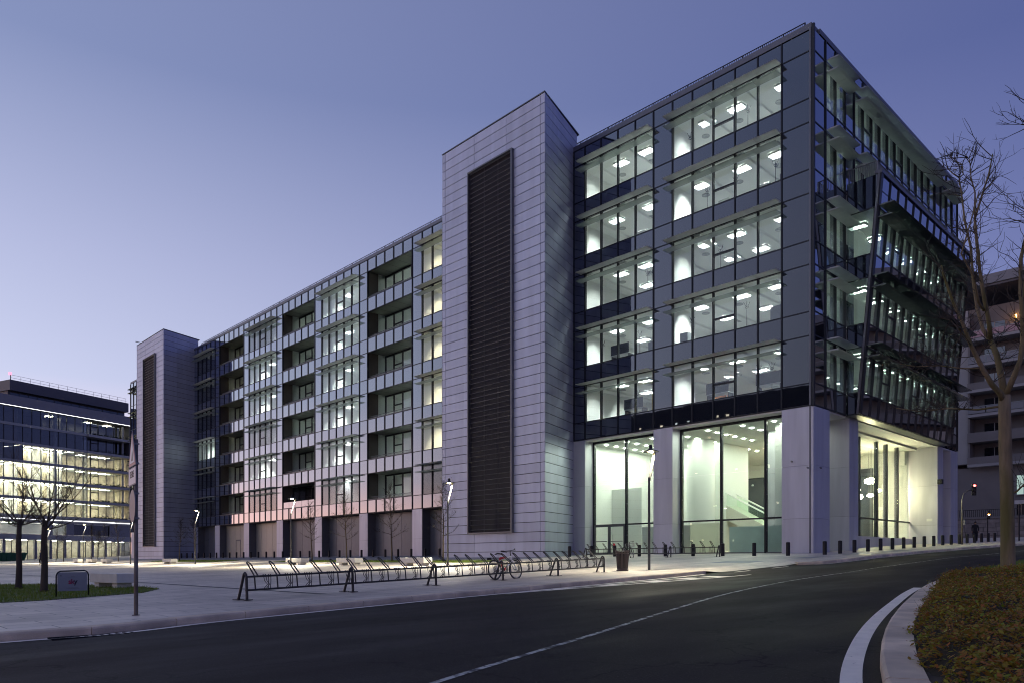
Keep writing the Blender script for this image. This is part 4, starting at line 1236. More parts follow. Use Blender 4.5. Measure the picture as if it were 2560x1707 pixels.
# podium storeys
bx('podium_band', m_bgrey, NBD, T0, T1 + .2, -.3, 0, 9.6, 10.5)
bx('strip_light', m_strip, NBD, T0, T1 + .2, -.42, -.31, 10.1, 10.25)
bx('podium_wall', m_bgrey, NBD, T0, T1, 4.0, 4.2, 1.0, 9.6)
bx('podium_ceiling', m_ceil, NBD, T0, T1, .1, 4.0, 9.4, 9.6)
for (a, b) in ((T0, -.6), (9.3, 11.0), (14.0, 15.8), (24.5, T1)):
    bx('podium_pier', m_bgrey, NBD, a, b, -.05, .6, 6.9, 9.6)
for (a, b) in ((-.6, 4.3), (4.3, 9.3), (11.0, 14.0), (15.8, 20.2), (20.2, 24.5)):
    bx('window_pane', m_bglass if a < 12 else m_darkglass, NBD, a + .06, b - .06, .3, .32, 7.0, 9.4)
    bx('window_mullion', m_mull, NBD, b - .06, b + .06, .2, .4, 6.9, 9.5)
bx('canopy', m_bband, NBD, T0, T1 + .4, -1.2, .2, 5.7, 6.85)
bx('ground_wall', m_cream, NBD, T0, T1, 3.6, 3.8, 1.0, 5.7)
for i in range(12):
    x = T0 + i * 3.25
    bx('ground_pier', m_bgrey, NBD, x - .25, x + .25, -.1, .4, 1.0, 5.7)
    bx('window_pane', m_bglass, NBD, x + .3, x + 1.55, .1, .12, 1.3, 5.6)
    bx('window_pane', m_bglass, NBD, x + 1.65, x + 2.95, .1, .12, 1.3, 5.6)
    bx('window_mullion', m_mull, NBD, x + 1.55, x + 1.65, .05, .2, 1.2, 5.7)
    bx('ceiling_light', m_cool, NBD, x + .7, x + 2.5, 1.5, 1.9, 5.62, 5.68)
    if i in (3, 6, 9): bx('ceiling_light', m_bar, NBD, x + .7, x + 2.5, 1.8, 2.0, 9.33, 9.38)
bx('side_wall', m_bdark, NBD, T1 + .01, T1 + .2, .2, 13.8, 1, zr - .2)
bx('back_wall', m_bdark, NBD, T0, T1, 13.81, 14, 1, zr)
FRAME[0] = Matrix.Identity(4)
# green skip in front of it
sk = thing('rubbish_skip', 'long green metal skip in front of the far left building', 'skip', (27.5, 170, gp(27.5)), SK)
FRAME[0] = frame_at(26.6, 169.5, gp(26.6), SK)
m_green = M('green_paint', (.01, .09, .04), rough=.5)
MB().add([(0, 0, .15), (6.4, 0, .15), (6.4, 2.2, .15), (0, 2.2, .15), (-.5, -.1, 1.75), (6.9, -.1, 1.75), (6.9, 2.3, 1.75), (-.5, 2.3, 1.75)],
         [(0, 3, 2, 1), (4, 5, 6, 7), (0, 1, 5, 4), (1, 2, 6, 5), (2, 3, 7, 6), (3, 0, 4, 7)]).build('body', m_green, sk)
MB().box(-.6, 7.0, -.18, -.11, 1.66, 1.84).box(-.6, 7.0, 2.31, 2.38, 1.66, 1.84).build('rim', m_green, sk)
for i in range(7): bx('rib', m_green, sk, .2 + i * .98, .3 + i * .98, -.16, -.02, .16, 1.65)
FRAME[0] = Matrix.Identity(4)

# ================================================================== apartment house at the right end of the street
AX = 112.0
AP = thing('apartment_block', 'dim grey apartment block with balconies and an overhanging roof behind the bare tree', 'building', (AX, 10, 4.2))
m_render = M('grey_render', (.20, .185, .18), rough=.85, nscale=.4, namt=.12)
m_render_l = M('pale_render', (.34, .33, .33), rough=.8, nscale=.4, namt=.08)
m_pink = M('pink_balcony_panel', (.45, .30, .32), rough=.6)
m_awin = opaque_glass('apartment_window', col=(.02, .022, .03), f0=.1)
m_curtain = emit('lit_curtain', (.62, .85, .80), .55)
m_amber = emit('amber_lamp', (1.0, .45, .10), 18)
AY0, AY1 = -25, 33.2
bx('wall', m_render, AP, AX + 1.6, AX + 14, AY0, AY1, 3, 34.5)
bx('corner_pier', m_render_l, AP, AX - .2, AX + 1.59, AY1 - 3.4, AY1 - 1.7, 13.9, 34.0)
bx('corner_strip', m_render, AP, AX + .2, AX + 1.59, AY1 - 1.69, AY1, 11.5, 34.0)
bx('lower_wall', m_render, AP, AX + .3, AX + 1.59, AY0, AY1, 6.6, 13.4)
rf = bx('roof', m_coping, AP, AX - 1.4, AX + 14.5, AY0, AY1 + .5, 36.6, 37.8)
bx('roof_soffit', m_bdark, rf, AX - 1.2, AX + 14.4, AY0, AY1 + .3, 36.3, 36.59)
fl = [13.4, 16.6, 19.9, 23.1, 26.4, 29.7]
for i, z in enumerate(fl):
    sl = bx('balcony_slab', m_render_l if i != 1 else m_render, AP, AX - .8, AX + 1.6, AY0, AY1 - 3.5, z, z + .35)
    if i in (0, 1, 3):
        bx('balcony_parapet', m_render, sl, AX - .8, AX - .65, AY0, AY1 - 3.5, z + .36, z + 1.25)
    else:
        for j in range(16):
            ya = AY1 - 3.5 - 2.1 * (j + 1)
            bx('balcony_panel', m_pink if i == 5 else m_bgrey, sl, AX - .78, AX - .72, ya + .06, ya + 2.04, z + .45, z + 1.25)
        bx('balcony_rail', m_railing, sl, AX - .8, AX - .7, AY0, AY1 - 3.5, z + 1.28, z + 1.36)
    for j in range(7):
        ya = AY1 - 7.2 - 4.4 * j
        w = bx('window', m_awin, AP, AX + 1.5, AX + 1.595, ya, ya + 2.3, z + .9, z + 2.6)
        bx('window_frame', m_render_l, w, AX + 1.45, AX + 1.499, ya + 1.1, ya + 1.2, z + .9, z + 2.6)
    bx('balcony_divider', m_render, AP, AX - .5, AX + 1.6, AY1 - 3.7, AY1 - 3.5, z + .36, z + 3.2)
for j in range(3):
    wz = 9.6
    ya = 22.9 - 5.5 * j
    w = bx('window', m_curtain if j == 0 else m_awin, AP, AX + .24, AX + .295, ya, ya + 1.5, wz, wz + 2.4)
    bx('window_sill', m_render_l, w, AX + .1, AX + .29, ya - .1, ya + 1.6, wz - .12, wz - .01)
    bx('window_frame', m_render_l, w, AX + .2, AX + .239, ya + .7, ya + .78, wz, wz + 2.4)
    w = bx('window', m_awin, AP, AX + .24, AX + .295, ya, ya + 1.5, wz - 3.6, wz - 1.3)
    bx('window_sill', m_render_l, w, AX + .1, AX + .29, ya - .1, ya + 1.6, wz - 3.72, wz - 3.61)
bx('undercroft', m_joint, AP, AX + .2, AX + .3, 8, 27.0, 5.0, 6.55)
bx('undercroft', m_joint, AP, AX + .2, AX + .3, 29.5, 31.3, 3.0, 6.5)
bx('balcony_lamp', m_amber, AP, AX + .9, AX + 1.1, 24.6, 24.8, 32.2, 32.6)
# stone retaining wall in front of it, coursed with separate stones
RW = thing('stone_retaining_wall', 'rough stone retaining wall at the end of the street below the apartments', 'wall', (106, 20, 3.9))
m_stone = M('rough_stone', (.25, .215, .20), rough=.9, nscale=1.5, namt=.25, objrand=.22, bump=.6, bscale=8)
bx('wall_core', m_joint, RW, 106.1, 107.2, 2, 31, 2.8, 6.35)
bx('wall_cap', m_render, RW, 105.9, 107.4, 2, 31, 6.36, 6.6)
z = 3.4; r = 0
while z < 6.3:
    h = rng.uniform(.42, .6); h = min(h, 6.35 - z); y = 17.0 - rng.random()
    while y < 31:
        w = rng.uniform(.6, 1.4)
        d = rng.uniform(0, .07)
        bx('stone', m_stone, RW, 105.98 - d, 106.2, y + .015, min(y + w, 31) - .015, z + .015, z + h - .015)
        y += w
    z += h; r += 1
o = MB()
for i in range(60): o.box(106.6, 106.64, 17 + i * .22, 17.04 + i * .22, 6.6, 7.5)
o.tube([(106.62, 17, 7.5), (106.62, 30.2, 7.5)], .03, 5)
rl = o.build('railing', m_black, RW)
sheet('far_pavement', m_paving, [100.5, 103, 105.9], lambda x: 4, lambda x: 31, 6, .1)
# ================================================================== street furniture
m_rack = M('dark_grey_paint', (.045, .043, .042), rough=.45, metal=.3, nscale=12, namt=.2)
m_bench = M('pale_concrete', (.74, .71, .62), rough=.75, nscale=3, namt=.1, bump=.2, bscale=40)
m_pole = M('lamp_pole_paint', (.07, .075, .075), rough=.4, metal=.4)
m_blade = M('lamp_reflector', (.05, .05, .045), rough=.5, metal=.3)
m_bulb = emit('lamp_bulb', (1.0, .82, .42), 60)
m_galv = M('galvanised_pole', (.20, .19, .18), rough=.55, metal=.5, nscale=6, namt=.25, col2=(.11, .08, .06))
m_signback = M('sign_back', (.22, .22, .23), rough=.5, metal=.5)
m_signwhite = M('sign_white', (.62, .62, .64), rough=.4)
m_signred = M('sign_red', (.28, .02, .03), rough=.4)
m_tyre = M('tyre_rubber', (.012, .012, .013), rough=.7)
m_chrome = M('steel_spokes', (.35, .35, .36), rough=.3, metal=.9)
m_red = M('red_frame_paint', (.62, .02, .025), rough=.3, coat=.5)
m_wframe = M('white_frame_paint', (.85, .85, .86), rough=.3, coat=.5)

# ---------------------------------------------------------------- bicycle racks
def bike_rack(name, label, nsec, loc, rz, slope, seed):
    rr = random.Random(seed)
    t = thing(name, label, 'bike rack', loc, rz, 'bike racks')
    fr = Matrix.Translation(loc) @ Matrix.Rotation(rz, 4, 'Z') @ Matrix.Rotation(-math.atan(slope), 4, 'Y')
    S = 3.04; L = S * nsec
    for i in range(nsec + 1):
        x = S * i
        p = MB()
        p.tube([(x, 0, 0), (x, 0, .52), (x, .02, .585), (x, .06, .615), (x, .10, .59), (x, .13, .52), (x, .36, 0)], .032, 8)
        p.box(x - .09, x + .09, -.1, .1, 0, .012).box(x - .09, x + .09, .27, .47, 0, .012)
        p.build('post', m_rack, t, frame=fr, smooth=False)
    for (y, z, r) in ((.0, .53, .024), (.05, .22, .024)):
        MB().tube([(0, y, z), (L, y, z)], r, 8).build('rail', m_rack, t, frame=fr)
    n = int(nsec * 5.2)
    for i in range(n):
        x = .28 + (L - .7) * i / (n - 1) + rr.uniform(-.05, .05)
        h = MB()
        lean = rr.uniform(.40, .50)
        h.tube([(x, .05, .22), (x, .03 + .05, .54), (x, lean - .07, .80), (x + .012, lean, .845), (x + .04, lean + .015, .86), (x + .07, lean, .845), (x + .08, lean - .07, .80), (x + .085, .07, .54)], .017, 6)
        hp = h.build('hoop', m_rack, t, frame=fr)
        w = MB()
        for q, dx in enumerate((.16, .22, .30, .36)):
            b = -.10 if q < 2 else 0
            w.tube([(x + dx, .02, .54), (x + dx, -.03, .57), (x + dx, b * .5 - .03, .42), (x + dx + (.05 if q < 2 else 0), b - .02, .34), (x + dx, .0, .21)], .009, 5)
        w.build('wheel_holder', m_rack, hp, frame=fr)
    return t
rk_ang = math.atan2(18.42 - 16.57, 22.65 - 7.5)
bike_rack('bike_rack', 'long grey tube bike rack with leaning hoops standing along the kerb', 5, (7.5, 16.57, gp(7.5) + .012), rk_ang, (gp(22.65) - gp(7.5)) / 15.2, 4)
bike_rack('bike_rack', 'short bike rack in front of the lobby windows beside the corner block', 3, (36.0, 21.4, gp(36.0)), R(92), -.004, 9)

# ---------------------------------------------------------------- bicycles
def bicycle(label, loc, rz, frame_mat, second_mat, lean, basket=False, step=False):
    t = thing('bicycle', label, 'bicycle', loc, rz, 'parked bicycles')
    F = Matrix.Translation(loc) @ Matrix.Rotation(rz, 4, 'Z') @ Matrix.Rotation(lean, 4, 'X')
    Rw = .335; WBs = 1.05
    for cx in (0, WBs):
        wh = MB().tube([(cx + (Rw - .02) * cos(2*pi*j/28), 0, Rw + (Rw - .02) * sin(2*pi*j/28)) for j in range(28)], .021, 7, closed=True).build('wheel', m_tyre, t, frame=F, smooth=True)
        MB().tube([(cx + (Rw - .05) * cos(2*pi*j/28), 0, Rw + (Rw - .05) * sin(2*pi*j/28)) for j in range(28)], .011, 5, closed=True).build('rim', m_chrome, wh, frame=F)
        sp = MB()
        for j in range(18):
            a = 2*pi*j/18
            sp.tube([(cx, .02 * (-1)**j, Rw), (cx + (Rw - .05) * cos(a), 0, Rw + (Rw - .05) * sin(a))], .0025, 3, cap=False)
        sp.tube([(cx, -.05, Rw), (cx, .05, Rw)], .022, 8)
        sp.build('spokes', m_chrome, wh, frame=F)
    bb = (.43, 0, .29); seat = (.30, 0, .66 if step else .72); head = (.86, 0, .78); head2 = (.89, 0, .64)
    fm = MB()
    if step: fm.tube([bb, (.62, 0, .40), head2], [.02, .02, .02], 8)
    else: fm.tube([seat, (.62, 0, .735), head], .027, 8); 
    fm.tube([bb, head2], .032, 8); fm.tube([bb, seat], .026, 8); fm.tube([head2, head], .03, 8)
    for s in (-1, 1):
        fm.tube([(.43, .02*s, .29), (0, .06*s, Rw)], .016, 6); fm.tube([(.30, .02*s, .66), (0, .06*s, Rw)], .015, 6)
    fm.build('frame', frame_mat, t, frame=F, smooth=True)
    fk = MB()
    for s in (-1, 1): fk.tube([(.895, .045*s, .63), (.93, .055*s, .50), (WBs, .055*s, Rw)], [.024, .022, .015], 6)
    fk.tube([(.895, -.05, .635), (.895, .05, .635)], .018, 6)
    fk.build('fork', second_mat, t, frame=F, smooth=True)
    MB().tube([(.31, 0, .64), (.265, 0, .85)], .02, 6).build('seat_post', m_chrome if step else m_wframe, t, frame=F)
    sd = MB()
    prof = [(-.13, .085, .0), (-.08, .09, .02), (0, .06, .02), (.08, .03, .015), (.14, .018, .0)]
    for (x, w, z) in prof: sd.v += [(.25 + x, -w, .86 + z), (.25 + x, 0, .875 + z), (.25 + x, w, .86 + z), (.25 + x, 0, .83 + z)]
    for i in range(4):
        for j in range(4): sd.f.append((i*4 + j, i*4 + (j+1) % 4, i*4 + 4 + (j+1) % 4, i*4 + 4 + j))
    sd.f += [(3, 2, 1, 0), (16, 17, 18, 19)]
    sd.build('saddle', m_black, t, frame=F, smooth=True)
    hb = MB(); hb.tube([head, (.835, 0, .90), (.85, 0, .97)], .014, 6)
    hb.tube([(.74, -.31, 1.0), (.80, -.22, .985), (.86, -.1, .985), (.87, 0, .98), (.86, .1, .985), (.80, .22, .985), (.74, .31, 1.0)], .012, 6)
    for s in (-1, 1):
        hb.tube([(.72, .32*s, 1.0), (.80, .22*s, .99)], .018, 6); hb.tube([(.80, .2*s, .97), (.85, .16*s, .94), (.78, .3*s, .95)], .006, 4)
    hb.build('handlebar', m_black, t, frame=F)
    cr = MB(); cr.tube([(.43 + .09*cos(2*pi*j/18), .05, .29 + .09*sin(2*pi*j/18)) for j in range(18)], .008, 4, closed=True)
    cr.tube([(.43, .06, .29), (.50, .07, .14)], .01, 5); cr.tube([(.43, -.06, .29), (.36, -.07, .44)], .01, 5)
    cr.box(.45, .55, .08, .16, .13, .15); cr.box(.31, .41, -.16, -.08, .43, .45)
    cr.build('cranks', m_black, t, frame=F)
    if basket:
        bk = MB()
        for z in (.72, .80, .90):
            bk.tube([(.95, -.15, z), (1.2, -.15, z), (1.2, .15, z), (.95, .15, z)], .006, 4, closed=True)
        for j in range(7):
            for y in (-.15, .15): bk.tube([(.95 + .04*j, y, .72), (.95 + .04*j, y, .9)], .004, 3)
            bk.tube([(1.2, -.15 + .05*j, .72), (1.2, -.15 + .05*j, .9)], .004, 3)
        bk.build('basket', m_chrome, t, frame=F)
    else:
        rkk = MB(); 
        for s in (-1, 1): rkk.tube([(.22, .05*s, .70), (-.22, .06*s, .70)], .006, 4); rkk.tube([(0, .06*s, Rw), (-.05, .06*s, .70)], .006, 4)
        rkk.tube([(-.22, -.06, .70), (-.22, .06, .70)], .012, 4); rkk.box(-.27, -.2, -.06, .06, .66, .73)
        rkk.build('luggage_rack', m_black, t, frame=F)
        mud = MB()
        mud.tube([(WBs + .37*cos(a), 0, Rw + .37*sin(a)) for a in [R(40 + 12*i) for i in range(9)]], .022, 5).build('mudguard', m_black, t, frame=F)
    return t
bk1 = (16.72, 18.22, gp(16.7))
bicycle('red and white bicycle leaning on the long kerbside rack', bk1, R(5), m_wframe, m_wframe, R(-6))
# red lower half of its frame
FRb = Matrix.Translation(bk1) @ Matrix.Rotation(R(5), 4, 'Z') @ Matrix.Rotation(R(-6), 4, 'X')
b1 = bpy.data.objects['bicycle']
MB().tube([(.305, 0, .60), (.30, 0, .745)], .04, 8).tube([(.30, 0, .715), (.55, 0, .745)], .04, 8).tube([(.33, 0, .60), (.43, 0, .32)], .034, 8).tube([(.43, 0, .30), (.55, 0, .40)], .038, 8).build('frame_paint', m_red, b1, frame=FRb, smooth=True)
bicycle('black city bicycle with a wire basket at the short rack near the bin', (34.2, 26.4, gp(34.2)), R(14), m_black, m_black, R(-4), basket=True, step=True)

# ---------------------------------------------------------------- litter bin
bn = thing('litter_bin', 'round slatted brown metal litter bin beside the near street lamp', 'litter bin', (23.89, 18.55, gp(23.89)))
fr = Matrix.Translation((23.89, 18.55, gp(23.89)))
m_bin = M('bin_paint', (.075, .06, .062), rough=.4, metal=.4, objrand=.12)
MB().lathe([(.0, .0), (.24, .0), (.24, .05), (.20, .06), (.20, .09), (0, .09)], 20).build('foot', m_bin, bn, frame=fr)
MB().lathe([(.19, .10), (.235, .76), (.0, .76)], 20).build('liner', m_black, bn, frame=fr)
for i in range(26):
    a = 2*pi*i/26
    pts = [(.205, .08), (.25, .72), (.275, .79), (.285, .83)]
    MB().tube([(r*cos(a), r*sin(a), z) for r, z in pts], [.017, .019, .014, .008], 4).build('slat', m_bin, bn, frame=fr)
for z, r in ((.10, .215), (.70, .255)):
    MB().tube([(r*cos(2*pi*j/24), r*sin(2*pi*j/24), z) for j in range(24)], .014, 5, closed=True).build('hoop', m_bin, bn, frame=fr)

# ---------------------------------------------------------------- bollards
BOL = MB().lathe([(.105, 0), (.105, .69), (.098, .705), (.06, .722), (.0, .725)], 14)
_bme = bpy.data.meshes.new('bollard'); _bme.from_pydata(BOL.v, [], BOL.f); _bme.materials.append(m_black)
_bme.polygons.foreach_set('use_smooth', [False] * len(_bme.polygons))
def bollard(x, y, label, group):
    o = bpy.data.objects.new('bollard', _bme); place(o, frame_at(x, y, gp(x) - .02))
    return tag(o, label, 'bollard', group)
ORD = ['first', 'second', 'third', 'fourth', 'fifth', 'sixth', 'seventh', 'eighth', 'ninth', 'tenth', 'eleventh', 'twelfth', 'thirteenth', 'fourteenth', 'fifteenth',
       'sixteenth', 'seventeenth', 'eighteenth', 'nineteenth', 'twentieth', 'twenty-first', 'twenty-second', 'twenty-third', 'twenty-fourth', 'twenty-fifth', 'twenty-sixth',
       'twenty-seventh', 'twenty-eighth', 'twenty-ninth', 'thirtieth']
for i in range(9):
    bollard(37.0, 33.09 - 1.88 * i, f'black bollard before the lobby glass, {ORD[i]} counting right from the near stair tower', 'bollards in front of the lobby')
for i in range(18):
    x = 38.5 + 1.93 * i
    bollard(x, 16.8 + .015 * i, f'black bollard along the right street pavement, {ORD[i]} from the building corner', 'bollards along the right pavement')
for i in range(31):
    bollard(39.0, 49.4 + 1.985 * i, f'black bollard before the long wing, {ORD[i] if i < 30 else "last"} going left from the near tower', 'bollards along the long wing')

# ---------------------------------------------------------------- concrete benches
def bench(x, y, rz, label, L=2.3):
    t = thing('concrete_bench', label, 'bench', (x, y, gp(x)), rz, 'white concrete benches')
    fr = frame_at(x, y, gp(x), rz)
    MB().box(-.32, .32, -L/2, L/2, .17, .48).build('seat', m_bench, t, frame=fr, bevel=.015)
    for s in (-1, 1):
        MB().box(-.24, .24, s*L*.33 - .17, s*L*.33 + .17, -.02, .171).build('leg', m_bench, t, frame=fr, bevel=.01)
    return t
bench(26.6, 50.4, 0, 'pale concrete bench by the lamp post, third of the row from the near tower')
bench(26.5, 43.1, 0, 'pale concrete bench behind the rack under the leafiest small tree')
bench(26.5, 35.8, 0, 'largest looking pale concrete bench of the row, nearest the louvred tower')
bench(26.6, 76.0, 0, 'lone pale concrete bench in front of the far stair tower')
for i, y in enumerate((108.6, 102.5, 96.4)):
    bench(26.6, y, 0, 'small far pale bench left of the far tower, ' + ['leftmost', 'middle', 'rightmost'][i] + ' of three')
bench(7.75, 27.4, R(8), 'near pale concrete bench on the grass edge behind the sponsor sign', 2.0)

# ---------------------------------------------------------------- street lamps
def street_lamp(x, y, label, power=5000):
    z = gp(x)
    t = thing('street_lamp', label, 'street lamp', (x, y, z), 0, 'lit plaza lamps')
    fr = frame_at(x, y, z)
    MB().tube([(0, 0, 0), (0, 0, 3.7)], [.055, .045], 10).box(-.09, .09, -.09, .09, 0, .015).build('pole', m_pole, t, frame=fr, smooth=False)
    mb = MB(); pts = [(0, 3.55), (.08, 3.8), (.17, 4.1), (.26, 4.4), (.35, 4.72)]
    for px_, pz in pts: mb.v += [(px_ - .012, -.06, pz), (px_ - .012, .06, pz), (px_ + .014, .06, pz), (px_ + .014, -.06, pz)]
    for i in range(len(pts) - 1):
        for j in range(4): mb.f.append((i*4 + j, i*4 + (j+1) % 4, i*4 + 4 + (j+1) % 4, i*4 + 4 + j))
    mb.f += [(3, 2, 1, 0), (16, 17, 18, 19)]
    mb.build('reflector_blade', m_blade, t, frame=fr)
    hd = MB().lathe([(.0, 4.86), (.09, 4.86), (.13, 4.80), (.28, 4.765), (.33, 4.735), (.30, 4.73), (.14, 4.755), (.0, 4.76)], 20, .10, 0, 0).build('lamp_shade', m_pole, t, frame=fr, smooth=True)
    MB().lathe([(.0, 5.02), (.05, 5.01), (.07, 4.95), (.07, 4.865)], 10, .10, 0, 0).build('cap', m_black, hd, frame=fr)
    MB().lathe([(.0, 4.757), (.10, 4.752), (.11, 4.73), (.07, 4.71), (.0, 4.705)], 12, .10, 0, 0).build('bulb', m_bulb, hd, frame=fr, smooth=True)
    ld = bpy.data.lights.new('lamp_light', 'SPOT'); ld.energy = power; ld.color = (1.0, .92, .72); ld.spot_size = R(160); ld.spot_blend = .9; ld.shadow_soft_size = .1
    lo = bpy.data.objects.new('lamp_light', ld); place(lo, fr @ Matrix.Translation((.10, 0, 4.66)), t)
    return t
street_lamp(24.68, 17.83, 'nearest lit street lamp with a disc shade, standing before the lobby pillar', 1700)
for i, (x, y) in enumerate(((27.2, 33.7), (25.6, 49.44), (25.6, 67.0), (25.6, 84.55), (25.6, 102.26), (25.6, 119.95))):
    street_lamp(x, y, ['lit street lamp in front of the near louvred tower', 'lit street lamp before the middle of the long wing', 'lit street lamp before the far stair tower cheek',
                       'lit street lamp just left of the far stair tower', 'lit street lamp before the far left glass building', 'farthest lit street lamp, small, behind the near left trees'][i])

# ---------------------------------------------------------------- warning sign pole
sp = thing('sign_pole', 'thin grey kerbside pole with a triangular sign, a text plate and a round sign', 'traffic sign', (4.51, 14.58, gp(4.51)))
bz = gp(4.51)
MB().tube([(4.51, 14.58, bz - .02), (4.51, 14.58, bz + 3.2)], .036, 10).lathe([(.07, 0), (.07, .012), (0, .012)], 10, 4.51, 14.58, bz).build('pole', m_galv, sp)
ang = math.atan2(-.99, -.138)                                   # sign plane direction
SF = Matrix.Translation((4.51, 14.58, bz)) @ Matrix.Rotation(ang, 4, 'Z') @ Matrix.Translation((.0, -.06, 0))
# local: x along sign plane (far -> near), y is the back, -y faces the traffic
def flat(poly, y0, y1, name, mat, parent):
    k = len(poly)
    return MB().add([(x, y0, z) for x, z in poly] + [(x, y1, z) for x, z in poly],
        [tuple(range(k)), tuple(range(k, 2*k))[::-1]] + [((i+1) % k, i, k+i, k + (i+1) % k) for i in range(k)]).build(name, mat, parent, frame=SF)
tri = lambda s, cz: [(-.37*s, cz - .215*s), (.37*s, cz - .215*s), (0, cz + .43*s)]
sg = flat(tri(1.0, 2.92), -.004, .012, 'triangle_plate', m_signback, sp)
flat(tri(.96, 2.92), -.006, -.0045, 'triangle_border', m_signred, sg)
flat(tri(.66, 2.905), -.008, -.0065, 'triangle_face', m_signwhite, sg)
flat([(-.1, 2.80), (.12, 2.80), (.1, 2.9), (.03, 3.0), (-.04, 2.88)], -.0095, -.0085, 'triangle_symbol', m_black, sg)
pl = flat([(-.37, 2.36), (.37, 2.36), (.37, 2.68), (-.37, 2.68)], -.004, .012, 'text_plate', m_signback, sp)
flat([(-.35, 2.38), (.35, 2.38), (.35, 2.66), (-.35, 2.66)], -.006, -.0045, 'plate_face', m_signwhite, pl)
def text(name, body, mat, parent, frame):
    me = TEXT[body].copy(); me.materials.clear(); me.materials.append(mat); me.name = name
    return place(bpy.data.objects.new(name, me), frame, parent)
RX = Matrix.Rotation(R(90), 4, 'X')
text('plate_lettering', 'SERIE', m_black, pl, SF @ Matrix.Translation((0, -.0085, 2.55)) @ RX)
rd = MB().lathe([(.0, -.012), (.30, -.012), (.30, .004), (.0, .004)], 28).build('round_sign', m_signback, sp, frame=SF @ Matrix.Translation((0, 0, 1.98)) @ RX)
for z in (1.75, 2.2, 2.75, 3.1): bx('clamp', m_railing, sp, 4.465, 4.555, 14.535, 14.625, bz + z, bz + z + .03)

# ---------------------------------------------------------------- sponsor board on the lawn
sx0, sy0, sx1, sy1 = 5.08, 22.87, 5.88, 23.0
zb = gp(5.4)
sb = thing('sponsor_board', 'small grey board in a black tube frame on the lawn reading sky in red', 'sign', ((sx0+sx1)/2, (sy0+sy1)/2, zb))
sa = math.atan2(sy1 - sy0, sx1 - sx0); SBF = frame_at(sx0, sy0, zb, sa); W_ = .82
MB().tube([(0, 0, -.02), (0, 0, .56), (.02, 0, .62), (.05, 0, .66), (.11, 0, .685), (W_ - .11, 0, .70), (W_ - .05, 0, .68), (W_ - .02, 0, .64), (W_, 0, .58), (W_, 0, -.02)], .018, 8).build('frame', m_black, sb, frame=SBF, smooth=True)
bd = MB().box(.03, W_ - .03, -.006, .006, .15, .655).build('board', M('grey_board', (.30, .31, .32), rough=.4), sb, frame=SBF)
m_sky1 = M('logo_red', (.40, .01, .06), rough=.4); m_sky2 = M('logo_dark_red', (.22, .01, .06), rough=.4); m_sky3 = M('logo_dark', (.03, .02, .03), rough=.4)
for ch, mat, dx in (('s', m_sky1, -.075), ('k', m_sky2, .0), ('y', m_sky3, .075)):
    text('logo_letter', ch, mat, bd, SBF @ Matrix.Translation((W_/2 + dx, -.010, .40)) @ RX)
m_faint = M('faint_print', (.20, .205, .21), rough=.5)
for (z, w) in ((.545, .10), (.525, .26), (.235, .26), (.215, .34)):
    MB().box(W_/2 - w/2, W_/2 + w/2, -.009, -.007, z - .004, z + .004).build('print_line', m_faint, bd, frame=SBF)
MB().box(.09, .13, -.009, -.007, .545, .585).build('print_crest', m_faint, bd, frame=SBF)

# ---------------------------------------------------------------- traffic signals at the far right
m_sred = emit('signal_red', (1.0, .08, .07), 14); m_samb = emit('signal_amber', (1.0, .45, .06), 60)
m_lens = M('signal_lens_off', (.02, .02, .02), rough=.3)
def signal_head(parent, x, y, z, rz, lit, s=1.0):
    fr = frame_at(x, y, z, rz)
    hd = MB().box(-.13*s, .13*s, -.0, .2*s, -.42*s, .42*s).build('signal_head', m_black, parent, frame=fr, bevel=.02)
    for i, zz in enumerate((.27, 0, -.27)):
        mb = MB().lathe([(.0, .0), (.085*s, .0), (.085*s, .02)], 12)
        mb.build('lens', [m_sred, m_samb, m_lens][i] if lit == i else m_lens, hd, frame=fr @ Matrix.Translation((0, -.01, zz*s)) @ RX)
        v = MB().lathe([(.105*s, .0), (.105*s, .16*s), (.095*s, .16*s), (.095*s, .0)], 12)
        v.build('visor', m_black, hd, frame=fr @ Matrix.Translation((0, -.002, zz*s)) @ RX)
    return hd
X1, Y1 = 60.0, 16.35
t = thing('traffic_signal', 'grey mast with a curved arm and a red traffic signal at the street corner', 'traffic light', (X1, Y1, gp(X1)))
z1 = gp(X1)
MB().tube([(X1, Y1, z1), (X1, Y1, z1 + 3.1), (X1 + .05, Y1 - .06, z1 + 3.5), (X1 + .18, Y1 - .2, z1 + 3.75), (X1 + .35, Y1 - .34, z1 + 3.85), (X1 + .6, Y1 - .55, z1 + 3.85)], [.07, .06, .05, .05, .05, .045], 10).build('mast', m_galv, t, smooth=True)
signal_head(t, X1 + .62, Y1 - .6, z1 + 3.9, R(-62), 0)
bx('control_box', m_signback, t, X1 - .12, X1 + .12, Y1 - .22, Y1 - .07, z1 + 1.4, z1 + 1.75)
X2, Y2 = 80.0, 19.7
t = thing('traffic_signal', 'small traffic signal showing amber before the stone wall', 'traffic light', (X2, Y2, gp(X2)))
MB().tube([(X2, Y2, gp(X2)), (X2, Y2, gp(X2) + 2.2)], .05, 8).build('mast', m_black, t)
signal_head(t, X2, Y2 - .1, gp(X2) + 2.35, R(-66), 1, .9)
X3, Y3 = 72.0, 15.5
t = thing('traffic_signal', 'unlit traffic signal seen from behind right of the tree trunk', 'traffic light', (X3, Y3, gp(X3)))
MB().tube([(X3, Y3, gp(X3)), (X3, Y3, gp(X3) + 3.2)], .06, 8).build('mast', m_black, t)
signal_head(t, X3 + .3, Y3 - .2, gp(X3) + 2.6, R(110), 9, 1.1)
bx('white_plate', m_signwhite, t, X3 - .1, X3 - .05, Y3 - .6, Y3 + .3, gp(X3) + 3.0, gp(X3) + 3.3)
